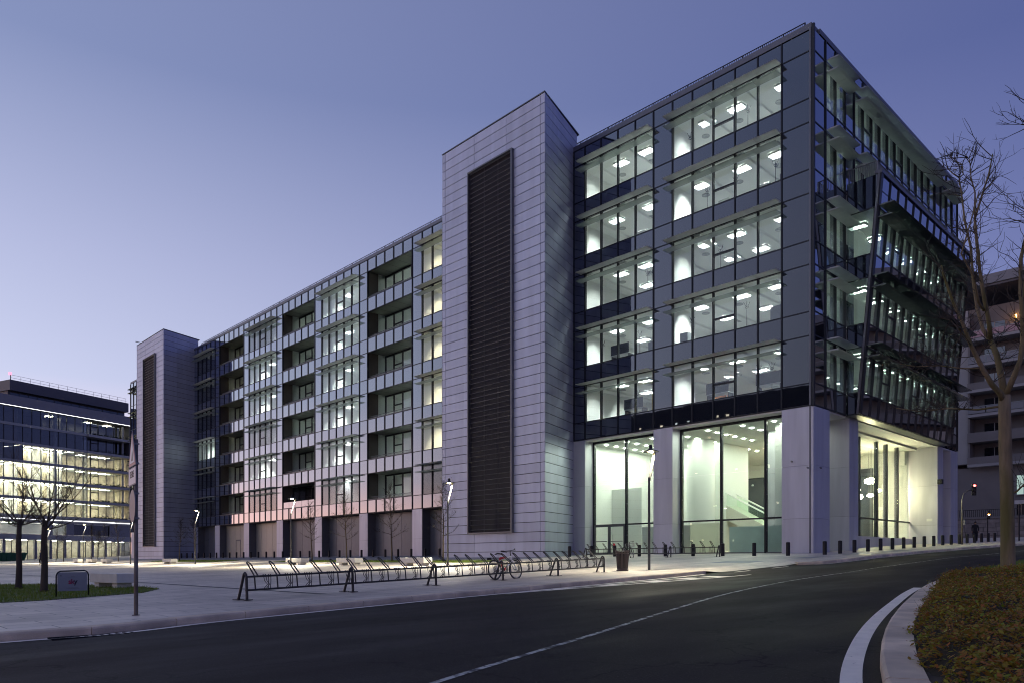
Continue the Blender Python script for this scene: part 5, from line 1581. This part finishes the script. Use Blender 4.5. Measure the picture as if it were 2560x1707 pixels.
# wall cameras and small fittings on the corner block
for (x, y, z) in ((XW - .25, 19.0, 6.45), (XW - .12, 20.0, 6.9), (XW + .35, YC - .25, 6.45)):
    c = MB().tube([(x, y, z), (x - .12, y - .1, z - .05)], .05, 8).tube([(x, y, z), (x + .1, y + .05, z + .02)], .02, 6).build('security_camera', m_signback, CB)

# ---------------------------------------------------------------- people
def person(label, loc, rz, H, coat, trousers, step=.18, bag=False):
    t = thing('person', label, 'person', loc, rz, None)
    s = H / 1.75
    V = [(0, 0, .93), (0, 0, 1.08), (0, .01, 1.25), (0, .015, 1.40), (0, .02, 1.50),                       # 0 pelvis 1 waist 2 chest 3 shoulders 4 neck
         (.18, .01, 1.41), (.24, -.02, 1.16), (.22, .10, .93),                                            # 5-7 right arm
         (-.18, .01, 1.41), (-.24, .03, 1.16), (-.23, .0, .92),                                           # 8-10 left arm
         (.09, 0, .88), (.10, step*.6, .50), (.10, step*.2, .10), (.10, step*.2 + .14, .035),             # 11-14 right leg
         (-.09, 0, .88), (-.10, -step*.2, .50), (-.10, -step, .12), (-.10, -step + .13, .045)]
    E_ = [(0, 1), (1, 2), (2, 3), (3, 4), (3, 5), (5, 6), (6, 7), (3, 8), (8, 9), (9, 10), (0, 11), (11, 12), (12, 13), (13, 14), (0, 15), (15, 16), (16, 17), (17, 18)]
    Rr = [.17, .155, .175, .12, .065, .085, .062, .045, .085, .062, .045, .105, .075, .05, .045, .105, .075, .05, .045]
    me = bpy.data.meshes.new('body'); me.from_pydata([(x*s, y*s, z*s) for x, y, z in V], E_, [])
    me.materials.append(coat)
    o = bpy.data.objects.new('body', me); place(o, frame_at(*loc, rz), t)
    sk_ = o.modifiers.new('skin', 'SKIN'); o.modifiers.new('sub', 'SUBSURF').render_levels = 2
    for i, v in enumerate(me.skin_vertices[0].data):
        v.radius = (Rr[i]*s, Rr[i]*s*.8); v.use_root = i == 0
    fr = frame_at(*loc, rz) @ Matrix.Diagonal((s, s, s, 1))
    m_skin = MATS.get('skin') or M('skin', (.35, .2, .14), rough=.6)
    m_hair = MATS.get('hair') or M('hair', (.02, .014, .01), rough=.6)
    hd = MB().lathe([(0, -.13), (.055, -.12), (.075, -.06), (.085, .0), (.08, .06), (.05, .105), (0, .115)], 14, 0, .035, 1.63).build('head', m_skin, t, frame=fr, smooth=True)
    MB().lathe([(.088, -.03), (.094, .02), (.088, .07), (.055, .115), (0, .125)], 14, 0, .015, 1.635).build('hair', m_hair, t, frame=fr, smooth=True)
    nz = MB().tube([(0, .105, 1.655), (0, .135, 1.62)], [.01, .014], 5)
    for sx_ in (-1, 1): nz.tube([(.083*sx_, .035, 1.66), (.088*sx_, .03, 1.60)], .013, 5)
    nz.build('nose_and_ears', m_skin, hd, frame=fr)
    # trousers over the legs
    for sgn, pts in ((1, V[11:14]), (-1, V[15:18])):
        MB().tube([pts[0], pts[1], pts[2]], [.115, .09, .075], 10).build('trouser_leg', trousers, t, frame=fr, smooth=True)
    # hands with fingers
    for (hx, hy, hz) in (V[7], V[10]):
        h = MB().tube([(hx, hy, hz), (hx, hy + .02, hz - .09)], [.03, .036], 7)
        for q in range(4):
            h.tube([(hx - .024 + .016*q, hy + .02, hz - .085), (hx - .026 + .017*q, hy + .035, hz - .13), (hx - .026 + .017*q, hy + .05, hz - .165 + .01*abs(q - 1.5))], .0085, 5)
        h.tube([(hx - .03, hy + .02, hz - .04), (hx - .045, hy + .05, hz - .08), (hx - .04, hy + .065, hz - .10)], .0095, 5)
        h.build('hand', m_skin, t, frame=fr, smooth=True)
    if bag: MB().box(-.17, .17, -.30, -.13, 1.02, 1.42).build('rucksack', coat, t, frame=fr, bevel=.04)
    return t
m_dcoat = M('dark_coat', (.018, .018, .022), rough=.9); m_dtrous = M('dark_trousers', (.012, .012, .014), rough=.9); m_navy = M('navy_coat', (.02, .018, .05), rough=.9)
person('person in dark clothes walking away between the bollards at the right', (70.7, 18.3, gp(70.7)), R(-78), 1.68, m_dcoat, m_dtrous)
person('person in a dark coat with a rucksack walking behind the near left tree trunk', (20.6, 99.6, gp(20.6)), R(100), 1.72, m_navy, m_dtrous, bag=True)
# ================================================================== trees and planting
def bark(name, col, col2):
    return M(name, col, rough=.9, nscale=9, namt=.35, stretch=(1, 1, .18), bump=.8, bscale=26, col2=col2)
m_bark = bark('brown_bark', (.085, .065, .045), (.05, .038, .028))
m_bark_moss = bark('mossy_bark', (.24, .185, .11), (.14, .125, .04))
m_twig = M('dark_twig', (.06, .048, .036), rough=.9)
def leaf_mat(name, cols, trans=.35):
    m, nt, n, l, o = new_mat(name)
    geo = n.new('ShaderNodeNewGeometry')
    tx = n.new('ShaderNodeTexNoise'); tx.inputs['Scale'].default_value = 1.1; tx.inputs['Detail'].default_value = 3; l.new(geo.outputs['Position'], tx.inputs['Vector'])
    ma = n.new('ShaderNodeMath'); ma.operation = 'MULTIPLY_ADD'; ma.inputs[1].default_value = .55
    sb_ = n.new('ShaderNodeMath'); sb_.operation = 'MULTIPLY_ADD'; sb_.inputs[1].default_value = 1.3; sb_.inputs[2].default_value = -.42
    l.new(tx.outputs['Fac'], sb_.inputs[0]); l.new(geo.outputs['Random Per Island'], ma.inputs[0]); l.new(sb_.outputs[0], ma.inputs[2])
    r = ramp_node(n, [(i / (len(cols) - 1), c) for i, c in enumerate(cols)])
    l.new(ma.outputs[0], r.inputs[0])
    d = n.new('ShaderNodeBsdfPrincipled'); d.inputs['Roughness'].default_value = .45; d.inputs['Specular IOR Level'].default_value = .15
    t = n.new('ShaderNodeBsdfTranslucent'); mx = n.new('ShaderNodeMixShader'); mx.inputs[0].default_value = trans
    l.new(r.outputs[0], d.inputs['Base Color']); l.new(r.outputs[0], t.inputs[0])
    l.new(d.outputs[0], mx.inputs[1]); l.new(t.outputs[0], mx.inputs[2]); l.new(mx.outputs[0], o.inputs[0])
    return m
m_leafdark = leaf_mat('dry_leaves', [(.03, .035, .012), (.06, .05, .02), (.05, .07, .015)])
m_hedge = leaf_mat('shrub_leaves', [(.16, .28, .02), (.38, .38, .04), (.30, .20, .03), (.40, .14, .04), (.22, .32, .03), (.50, .24, .07)])
m_grass = leaf_mat('grass_blades', [(.09, .17, .02), (.16, .23, .03), (.24, .24, .05)], .25)
m_lawn = M('lawn_soil', (.08, .12, .025), rough=.95, nscale=5, namt=.4)

def branch(mb, p, d, r, L, rr, seg=4, wob=.12, up=.05, n=5, taper=.35):
    pts, rad = [Vector(p)], [r]
    d = Vector(d).normalized()
    for i in range(seg):
        d = (d + Vector((rr.gauss(0, wob), rr.gauss(0, wob), rr.gauss(0, wob) + up))).normalized()
        pts.append(pts[-1] + d * (L / seg)); rad.append(r * (1 - (1 - taper) * (i + 1) / seg))
    mb.tube(pts, rad, n, cap=False)
    return pts, d
def leaf(lb, p, rr, s):
    a = rr.uniform(0, 6.28)
    d1 = Vector((cos(a), sin(a), rr.uniform(-.7, .5))) * s; d2 = Vector((-sin(a), cos(a), rr.uniform(-.5, .5))) * s * .45
    lb.quad(p - d1, p - d2, p + d1, p + d2)
def twiggy(tb, lb, pts, dirn, r, rr, count, L, lvl, leaves, spread=.9, up=.08):
    for q in range(count):
        i = rr.randint(max(0, len(pts) - 4), len(pts) - 1) if lvl == 0 else rr.randint(1, len(pts) - 1)
        p = pts[i] if i == 0 else pts[i - 1].lerp(pts[i], rr.random())
        d = (dirn + Vector((rr.gauss(0, spread), rr.gauss(0, spread), rr.gauss(0, spread * .7)))).normalized()
        L2 = L * rr.uniform(.5, 1.15)
        p2, d2 = branch(tb, p, d, r, L2, rr, 3, .16, up, 4, .4)
        if lvl > 0: twiggy(tb, lb, p2, d2, r * .6, rr, max(2, count - 2), L * .5, lvl - 1, leaves, spread, up)
        elif leaves and lb is not None:
            for _ in range(leaves):
                if rr.random() < .75: leaf(lb, p2[rr.randint(1, 3)] + Vector((rr.gauss(0, .03), rr.gauss(0, .03), rr.gauss(0, .03))), rr, rr.uniform(.025, .05))
def small_tree(label, x, y, H, seed, leaves, z0=None, clear=1.8, group='young plaza trees'):
    rr = random.Random(seed)
    z = gp(x) if z0 is None else z0
    t = thing('young_tree', label, 'tree', (x, y, z), 0, group)
    tk, tb, lb = MB(), MB(), MB()
    lean = Vector((rr.gauss(0, .03), rr.gauss(0, .03), 1))
    pts = [Vector((0, 0, -.05))]
    for i in range(7):
        pts.append(pts[-1] + Vector((lean.x + rr.gauss(0, .03), lean.y + rr.gauss(0, .03), 1)) * (H * .97 / 7))
    tk.tube(pts, [.06, .052, .046, .038, .03, .022, .014, .007], 8)
    nb = 22
    for i in range(nb):
        f = clear / H + (1 - clear / H) * (i / nb) ** .9 * .93
        k = f * 7; j = min(6, int(k)); p = pts[j].lerp(pts[j + 1], k - j)
        a = i * 2.4 + rr.uniform(-.4, .4)
        el = .25 + .9 * (i / nb)
        d = Vector((cos(a), sin(a), el))
        env = math.sin(min(1, (i / nb) * 1.1 + .32) * pi) ** .7
        L = (.36 + .92 * env) * H / 5.4
        p2, d2 = branch(tk, p, d, .019 * (1 - .55 * i / nb), L, rr, 5, .10, .10, 5, .3)
        twiggy(tb, lb, p2, d2, .0065, rr, 5, .5 * H / 5.4, 1, leaves, .55, .10)
    fr = frame_at(x, y, z)
    tk.build('trunk', m_bark, t, frame=fr, smooth=True)
    cr = tb.build('crown', m_twig, t, frame=fr)
    if leaves and lb.v: 
        o = lb.build('leaves', m_leafdark, cr, frame=fr); o['kind'] = 'stuff'
    return t
small_tree('small bare tree right of the lamp in front of the dark void bay', 31, 56.2, 5.2, 11, 1)
small_tree('young tree with the most leaves, behind the middle bench', 31, 50.8, 5.5, 12, 4)
small_tree('young tree left of the near louvred tower with thin dark twigs', 31, 44.75, 5.7, 13, 2)
small_tree('young tree right behind the lamp at the near louvred tower', 31, 38.9, 5.6, 14, 4)
small_tree('dark young tree at the cheek of the far tower, left of two', 30.6, 84.5, 4.8, 15, 3)
small_tree('dark young tree at the cheek of the far tower, right of two', 30.4, 79.5, 5.0, 16, 3)
for i, (x, y, lv) in enumerate(((29.5, 133, 1), (29.5, 128.5, 1), (30, 116.0, 2), (30, 113.2, 5), (30, 109.6, 2), (30, 103.8, 1))):
    small_tree('small distant tree before the far left building, ' + ['leftmost', 'second from left', 'third from left', 'green leafed one', 'fifth from left', 'rightmost'][i], x, y, 5.4 if lv < 5 else 4.4, 20 + i, lv, group='distant plaza trees')

def near_tree(label, x, y, H, seed, fork):
    rr = random.Random(seed); z = gp(x)
    t = thing('bare_tree', label, 'tree', (x, y, z), 0, 'near bare trees')
    fr = frame_at(x, y, z); tk, tb = MB(), MB()
    tk.tube([(0, 0, -.05), (.0, 0, .12), (.02, .01, .8), (.0, .02, 1.5), (.03, .02, fork)], [.15, .105, .09, .082, .075], 12)
    base = Vector((.03, .02, fork))
    for i in range(9):
        a = i * 2.4 + rr.uniform(-.3, .3); el = rr.uniform(.75, 2.2) if i < 6 else rr.uniform(.1, .35)
        p0 = base - Vector((0, 0, rr.uniform(0, .35)))
        L = (H - fork) * rr.uniform(.85, 1.1) if i < 6 else rr.uniform(.9, 1.4)
        p2, d2 = branch(tk, p0, (cos(a), sin(a), el), rr.uniform(.017, .03), L, rr, 6, .09, .09, 7, .22)
        twiggy(tb, None, p2, d2, .0045, rr, 6, .75, 1, 0, .55, .10)
        for _ in range(4):
            k = rr.randint(1, 5)
            p3, d3 = branch(tk, p2[k], (d2 + Vector((rr.gauss(0, .7), rr.gauss(0, .7), .1))), 0.011, L * .55, rr, 4, .1, .08, 5, .3)
            twiggy(tb, None, p3, d3, .004, rr, 4, .5, 1, 0, .6, .08)
    tk.build('trunk', m_bark, t, frame=fr, smooth=True); tb.build('crown', m_twig, t, frame=fr)
    return t
near_tree('leftmost near bare tree with a thick dark trunk on the lawn', 5.53, 29.9, 4.3, 31, 2.35)
near_tree('near bare tree on the lawn just left of the sponsor board', 5.52, 26.31, 4.2, 32, 2.2)

# ---------------------------------------------------------------- big bare street tree on the island
_fw = Vector((cos(R(46.2)), sin(R(46.2)), 0)); _rt = Vector((sin(R(46.2)), -cos(R(46.2)), 0))
TB = Vector((21.15, 4.78, g(21.15) + .22))
def tpt(u, h, dep=0.):                     # u metres to the right, h metres up, dep metres away
    return _rt * u + _fw * dep + Vector((0, 0, h))
BT = thing('street_tree', 'tall bare tree with a mossy trunk at the right edge of the picture', 'tree', tuple(TB), 0)
rr = random.Random(77); tk, tb = MB(), MB()
S_ = 18.1 / 1876
def P(px_, py_, dep=0.): return tpt((px_ - 2520) * S_, (1440 - py_) * S_, dep)
tk.tube([P(2521, 1452), P(2520, 1425), P(2519, 1330), P(2517, 1220), P(2513, 1120), P(2512, 1050), P(2511, 985)], [.20, .165, .152, .145, .14, .135, .13], 14)
limbs = [
    ([(2508, 1000, 0), (2494, 982, -.1), (2466, 962, -.2), (2437, 926, -.3), (2402, 872, -.4), (2378, 828, -.5), (2345, 772, -.6), (2318, 715, -.7), (2312, 690, -.7)], .075, .018),
    ([(2512, 992, 0), (2511, 940, .1), (2502, 880, .15), (2490, 842, .2)], .085, .06),
    ([(2490, 842, .2), (2478, 795, .1), (2460, 740, 0), (2443, 680, -.1), (2428, 600, -.2), (2424, 555, -.2), (2436, 500, -.3), (2452, 450, -.3), (2462, 400, -.3)], .055, .012),
    ([(2494, 850, .2), (2484, 810, .4), (2475, 750, .5), (2471, 675, .6), (2465, 590, .6), (2456, 520, .7), (2449, 460, .7), (2441, 405, .7)], .05, .014),
    ([(2441, 405, .7), (2425, 395, .7), (2405, 387, .6), (2390, 383, .6)], .016, .006),
    ([(2441, 405, .7), (2458, 392, .8), (2461, 360, .9), (2450, 345, 1), (2436, 330, 1)], .016, .005),
    ([(2514, 985, 0), (2522, 940, -.2), (2530, 905, -.3), (2529, 860, -.4), (2521, 800, -.5), (2516, 750, -.5), (2517, 665, -.5), (2528, 590, -.6), (2540, 550, -.6), (2552, 500, -.7), (2553, 440, -.7), (2543, 375, -.8)], .07, .014),
    ([(2543, 375, -.8), (2520, 362, -.8), (2512, 358, -.8), (2524, 335, -.8), (2509, 305, -.9)], .013, .004),
    ([(2530, 905, -.3), (2546, 885, -.1), (2556, 840, 0), (2562, 790, .1), (2575, 700, .2), (2590, 600, .2)], .05, .02),
    ([(2513, 1010, 0), (2470, 1012, .4), (2420, 1000, .8), (2370, 1000, 1.2), (2320, 985, 1.5)], .03, .008),
    ([(2434, 925, -.3), (2400, 920, -.1), (2360, 905, .2), (2310, 905, .3), (2270, 895, .4)], .022, .006),
    ([(2402, 872, -.4), (2360, 860, -.8), (2310, 835, -1.1), (2270, 840, -1.4)], .018, .005),
    ([(2424, 555, -.2), (2412, 500, -.4), (2396, 470, -.5), (2386, 430, -.6), (2377, 420, -.6)], .02, .005),
    ([(2466, 770, .1), (2434, 762, -.2), (2408, 704, -.4), (2366, 658, -.6), (2376, 590, -.8), (2390, 520, -.9)], .035, .01),
    ([(2510, 1240, 0), (2535, 1225, -.1), (2560, 1195, -.2), (2590, 1190, -.2)], .028, .012),
]
for pts, r0, r1 in limbs:
    w = [P(a, b, c) for a, b, c in pts]
    k = len(w); rad = [r0 + (r1 - r0) * i / (k - 1) for i in range(k)]
    tk.tube(w, rad, 9, cap=True)
    tot = sum((w[i + 1] - w[i]).length for i in range(k - 1))
    nt_ = int(tot * (9 if r0 > .03 else 15))
    for q in range(nt_):
        i = rr.randint(max(0, int(k * .25)), k - 2); p = w[i].lerp(w[i + 1], rr.random())
        ax = (w[i + 1] - w[i]).normalized()
        d = (ax * .5 + Vector((rr.gauss(0, .7), rr.gauss(0, .7), rr.gauss(.15, .55)))).normalized()
        L = rr.uniform(.25, 1.0) * (1.2 if r0 > .04 else .8)
        p2, d2 = branch(tb, p, d, rr.uniform(.007, .012), L, rr, 5, .17, .06, 5, .35)
        for s in range(rr.randint(1, 3)):
            p3, d3 = branch(tb, p2[rr.randint(1, 4)], (d2 + Vector((rr.gauss(0, .8), rr.gauss(0, .8), rr.gauss(.2, .6)))), .006, L * .45, rr, 3, .2, .05, 4, .4)
            if rr.random() < .5: branch(tb, p3[2], (d3 + Vector((rr.gauss(0, .9), rr.gauss(0, .9), rr.gauss(.1, .6)))), .0045, L * .2, rr, 2, .2, .05, 3, .5)
fr = Matrix.Translation(TB)
tk.build('trunk', m_bark_moss, BT, frame=fr, smooth=True)
tb.build('crown', m_twig, BT, frame=fr)

# ---------------------------------------------------------------- shrub bed: dark mound with thousands of leaves
def hedge_h(x, y):
    d = NY(x) - .30 - y + .16 * noise.noise(Vector((x * 1.3, y * 1.3, 2)))
    e = max(0., min(1., d / .38)); e = e * e * (3 - 2 * e)
    end = max(0., min(1., (21.5 - x) / 2.2))
    return e * end * (.29 + .11 * noise.noise(Vector((x * 1.1, y * 1.1, 0))) + .09 * noise.noise(Vector((x * 3.1, y * 3.1, 5))))
mb = MB(); hx = xr(3.4, 22, .25); nj = 24
for x in hx:
    for j in range(nj + 1):
        y = NY(x) - .30 - 6.5 * (j / nj) ** 1.5
        mb.v.append((x, y, g(x) + isl_h(x, y) - .02 + hedge_h(x, y) * .86))
for i in range(len(hx) - 1):
    for j in range(nj):
        q = i * (nj + 1) + j; mb.f.append((q, q + 1, q + nj + 2, q + nj + 1))
under = mb.build('shrub_mound', M('shrub_shade', (.018, .016, .008), rough=1.0, nscale=8, namt=.5), smooth=True)  # near-black mound: the shade under the leaves put into its colour
under['kind'] = 'stuff'; under['label'] = 'dark mound under the leaves of the low shrub bed, coloured as shade'
rr = random.Random(5); lb, tw = MB(), MB()
NL = 72000
for q in range(NL):
    x = 4.2 + 17.6 * rr.random() ** 1.25; y = NY(x) - .22 - 5.2 * rr.random() ** 1.4
    h = hedge_h(x, y)
    if h < .03 or noise.noise(Vector((x * 2.3, y * 2.3, 9))) + .55 * noise.noise(Vector((x * 7, y * 7, 3))) < rr.uniform(-.75, -.1): continue
    p = Vector((x + rr.gauss(0, .03), y + rr.gauss(0, .03), g(x) + isl_h(x, y) + h * rr.uniform(.80, 1.08) + abs(rr.gauss(0, .02))))
    a = rr.uniform(0, 6.28); s = rr.uniform(.013, .028); el = rr.uniform(-.2, .9)
    d1 = Vector((cos(a), sin(a), el)).normalized() * s * 1.3
    d2 = Vector((-sin(a), cos(a), rr.uniform(-.4, .4))).normalized() * s * .75
    lb.quad(p - d1, p - d2 * .9, p + d1, p + d2)
for q in range(2600):
    x = 4.2 + 17.2 * rr.random() ** 1.2; y = NY(x) - .36 - 4.8 * rr.random() ** 1.3; h = hedge_h(x, y)
    if h < .05: continue
    p = Vector((x, y, g(x) + isl_h(x, y) + h * .75))
    d = Vector((rr.gauss(0, .8), rr.gauss(0, .8), rr.uniform(.2, 1.1))).normalized()
    p2, d2 = branch(tw, p, d, .0028, rr.uniform(.10, .24), rr, 3, .25, .0, 3, .5)
    for _ in range(7):
        c = p2[rr.randint(1, 3)]; leaf(lb, c + Vector((rr.gauss(0, .012), rr.gauss(0, .012), rr.gauss(0, .012))), rr, rr.uniform(.012, .02))
o = lb.build('shrub_leaves', m_hedge); tag(o, 'low reddish green shrub bed filling the lower right corner', None, kind='stuff')
o = tw.build('shrub_twigs', M('shrub_twig', (.08, .05, .035), rough=.9)); tag(o, 'thin brown twigs sticking out of the low shrub bed', None, kind='stuff')

# ---------------------------------------------------------------- grass
def blades(name, inside, x0, x1, y0, y1, n, hmax, zf, label):
    rr = random.Random(len(name) * 7 + n); gb = MB()
    for q in range(n):
        x, y = rr.uniform(x0, x1), rr.uniform(y0, y1)
        if not inside(x, y): continue
        h = hmax * rr.uniform(.4, 1.0); a = rr.uniform(0, 6.28); w = .006 + h * .03
        b = Vector((x, y, zf(x, y))); s = Vector((cos(a), sin(a), 0)) * w; t_ = b + Vector((rr.gauss(0, .4), rr.gauss(0, .4), 1)) * h
        gb.add([b - s, b + s, t_], [(0, 1, 2)])
    o = gb.build(name, m_grass); tag(o, label, None, kind='stuff'); return o
lawn_poly = [(-6, 20.9), (3.6, 21.55), (4.42, 21.5), (7.2, 22.7), (8.3, 24.6), (8.4, 27.0), (7.2, 33.0), (5.9, 35.4), (-6, 36)]
def in_poly(x, y, poly=lawn_poly):
    c = False; k = len(poly)
    for i in range(k):
        (xa, ya), (xb, yb) = poly[i], poly[i - 1]
        if (ya > y) != (yb > y) and x < (xb - xa) * (y - ya) / (yb - ya) + xa: c = not c
    return c
mb = MB(); mb.add([(x, y, gp(x) + .012) for x, y in lawn_poly], [tuple(range(len(lawn_poly)))])
o = mb.build('lawn', m_lawn); o['kind'] = 'structure'
blades('lawn_grass', in_poly, 0, 8.5, 20.9, 36, 26000, .11, lambda x, y: gp(x), 'rough green grass of the near left lawn')
for i, (ya, yb) in enumerate(((34.0, 61.5), (73, 92))):
    sheet('grass_strip', m_lawn, [29.9, 31, 32.4], lambda x: ya, lambda x: yb, 2, KH + .01)
    blades('strip_grass', lambda x, y: True, 29.9, 32.4, ya, yb, 9000, .13, lambda x, y: gp(x), ['long grass strip under the young trees before the long wing', 'far grass strip by the cheek of the far tower'][i])
sheet('verge', m_lawn, xr(20.0, 40, 1.0), lambda x: NY(x) - 5, lambda x: NY(x) - .33, 5, KH + .105)
blades('verge_grass', lambda x, y: NY(x) - 4 < y < NY(x) - .35, 20.4, 36, 1.5, 6.6, 16000, .10, lambda x, y: g(x) + KH + .1, 'green grass verge behind the shrub bed at the tree foot')
# ================================================================== things inside the lit offices
m_coat = M('black_coat_stand', (.012, .012, .014), rough=.4)
m_deskdark = M('dark_desk_screen', (.05, .055, .06), rough=.6); m_cab = M('grey_cabinet', (.22, .23, .25), rough=.5)
m_orange = M('orange_panel', (.55, .16, .03), rough=.5); m_ochre = M('ochre_wall', (.38, .27, .06), rough=.6); m_desk = M('white_desk', (.7, .7, .7), rough=.4)
CS = MB()
CS.tube([(0, 0, .03), (0, 0, 1.62)], .018, 6)
CS.tube([(.17*cos(2*pi*j/14), .17*sin(2*pi*j/14), .32) for j in range(14)], .012, 5, closed=True)
for j in range(4):
    a = j * pi/2 + .4
    CS.tube([(0, 0, 1.5), (.08*cos(a), .08*sin(a), 1.58), (.19*cos(a), .19*sin(a), 1.78)], .013, 5)
    CS.tube([(0, 0, 1.42), (.10*cos(a + .7), .10*sin(a + .7), 1.45), (.14*cos(a + .7), .14*sin(a + .7), 1.54)], .011, 5)
    CS.tube([(0, 0, .06), (.22*cos(a), .22*sin(a), .0)], .014, 5)
    CS.tube([(0, 0, .32), (.17*cos(a), .17*sin(a), .32)], .008, 4)
_cs = bpy.data.meshes.new('coat_stand'); _cs.from_pydata(CS.v, [], CS.f); _cs.materials.append(m_coat)
FLN = {4: 'top', 3: 'fourth', 2: 'third', 1: 'second', 0: 'lowest'}
def wfloor(k): return SILL(k) - .13
def coat_stand(k, n, f, label, x=1.0):
    o = bpy.data.objects.new('coat_stand', _cs); place(o, frame_at(XW + x, nY(n) + 1.5*f, wfloor(k), k + n*.7) @ Matrix.Diagonal((1, 1, 1.12, 1)))
    return tag(o, label, 'coat stand', 'office coat stands')
PN = ['first', 'second', 'third', 'fourth', 'fifth']
for (k, n, f) in ((4, 4, .55), (4, 2, .45), (4, 1, .8), (4, 6, .1), (3, 3, .7), (3, 2, .35), (3, 0, .6), (3, 6, .15), (2, 6, .45), (2, 6, .8), (2, 3, .05), (1, 4, .45), (1, 1, .85), (1, 9, .45), (1, 7, .25), (0, 1, .3), (0, 0, .75), (0, 7, .4)):
    bay = 'five pane' if n < 6 else 'four pane'; pane = n if n < 6 else n - 6
    extra = ' left one' if (k, n, f) == (2, 6, .8) else (' right one' if (k, n, f) == (2, 6, .45) else '')
    coat_stand(k, n, f, f'black coat stand, {bay} bay, {FLN[k]} office floor, {PN[pane]} pane from right{extra}')
def desk(k, n, f, label, w=1.6):
    y = nY(n) + 1.5*f; z = wfloor(k); x = XW + .9
    t = thing('office_desk', label, 'desk', (x, y, z), 0, 'office desks behind the glass')
    bx('desk_top', m_desk, t, x, x + .8, y - w/2, y + w/2, z + .71, z + .74)
    bx('desk_screen', m_deskdark, t, x + .05, x + .09, y - w/2, y + w/2, z + .75, z + 1.45)
    for yy in (y - w/2 + .05, y + w/2 - .05): bx('leg', m_black, t, x + .1, x + .7, yy - .025, yy + .025, z, z + .709)
    bx('monitor', m_black, t, x + .3, x + .34, y - .3, y + .3, z + .85, z + 1.22)
    return t
desk(0, 3, .2, 'dark screened desk in the lowest five pane bay, left of centre'); desk(0, 0, .9, 'dark screened desk at the right end of the lowest five pane bay')
desk(0, 7, .6, 'desk with dark screen behind the lowest four pane bay'); desk(1, 8, .4, 'desk behind the second floor four pane bay')
def cabinet(k, n, f, h, label, w=.9):
    y = nY(n) + 1.5*f; z = wfloor(k); x = XW + .7
    t = thing('filing_cabinet', label, 'cabinet', (x, y, z), 0, 'office cabinets behind the glass')
    bx('carcass', m_cab, t, x, x + .5, y - w/2, y + w/2, z, z + h)
    for i in range(3): bx('drawer_front', m_cab, t, x - .02, x - .001, y - w/2 + .02, y + w/2 - .02, z + .05 + i*(h - .08)/3, z + (i + 1)*(h - .08)/3)
    return t
cabinet(1, 0, .35, 1.2, 'grey cabinet at the right end of the second floor five pane bay', 1.1); cabinet(1, 4, .75, 1.0, 'low grey cabinet at the left end of the second floor five pane bay', .6)
cabinet(1, 6, .4, .95, 'low grey cabinet in the right pane of the second floor four pane bay', .7); cabinet(3, 0, .15, .9, 'small grey cabinet at the right end of the fourth floor five pane bay', .5)
z = wfloor(0)
t = thing('orange_partition', 'orange partition glowing behind the left pane of the lowest five pane bay', 'partition', (XW + 3.5, nY(4) + .6, z))
bx('panel', m_orange, t, XW + 3.5, XW + 3.6, nY(4) - .4, nY(4) + 1.0, z, z + 1.9); bx('trim', m_desk, t, XW + 3.47, XW + 3.499, nY(4) - .42, nY(4) - .36, z, z + 1.95)
t = thing('lettered_wall', 'ochre wall panel with white lettering behind the lowest four pane bay', 'wall panel', (XW + 3.2, nY(6) + 1.2, z))
bx('panel', m_ochre, t, XW + 3.4, XW + 3.5, nY(6) - .3, nY(6) + 2.6, z, z + 2.2)
LFr = lambda y, zz: Matrix.Translation((XW + 3.39, y, zz)) @ Matrix.Rotation(R(-90), 4, 'Z') @ RX
text('lettering', "isn't", m_desk, t, LFr(nY(6) + .45, z + 1.75)); text('lettering', 'you m', m_desk, t, LFr(nY(6) + .55, z + 1.25))
# lobby: fire extinguisher and reception items near the doors
t = thing('fire_extinguisher', 'red fire extinguisher on a stand behind the glass entrance door', 'fire extinguisher', (XW + 1.9, nY(9) + .35, 1.47))
x, y = XW + 1.9, nY(9) + .35
MB().lathe([(.0, 0), (.08, 0), (.085, .05), (.085, .48), (.05, .55), (0, .55)], 12, x, y, 1.9).build('cylinder', m_red, t, smooth=True)
MB().tube([(x, y, 2.46), (x, y + .06, 2.5), (x + .02, y + .12, 2.3)], .014, 5).tube([(x, y + .12, 1.48), (x, y + .12, 3.1)], .012, 5).build('hose_and_stand', m_black, t)

# ================================================================== dark office block on the far side of the plaza, left of the frame (mirrored in the glass)
OB = thing('opposite_office_block', 'dark office block beyond the left of the picture, seen only mirrored in the facade', 'building', (-58, 70, -.9))
m_opp = M('dark_brick', (.05, .048, .05), rough=.8)
m_ow = emit('lit_room', (1.0, .86, .62), 5); m_ow2 = emit('lit_room_cool', (.9, 1.0, .95), 4)
bx('wall', m_opp, OB, -72, -58, 44, 112, -1.2, 35.0)
ro = random.Random(3)
for fl_ in range(9):
    for j in range(19):
        y = 46 + j * 3.4; z = 1.5 + fl_ * 3.7
        if ro.random() < (.5 if fl_ < 2 else (.4 if fl_ > 6 else .2)):
            bx('lit_window', m_ow if ro.random() < .6 else m_ow2, OB, -57.99, -57.95, y + (q := ro.uniform(0, 2.4)), y + q + ro.uniform(.3, .9), z + .3 * ro.random(), z + .4 + .3 * ro.random())
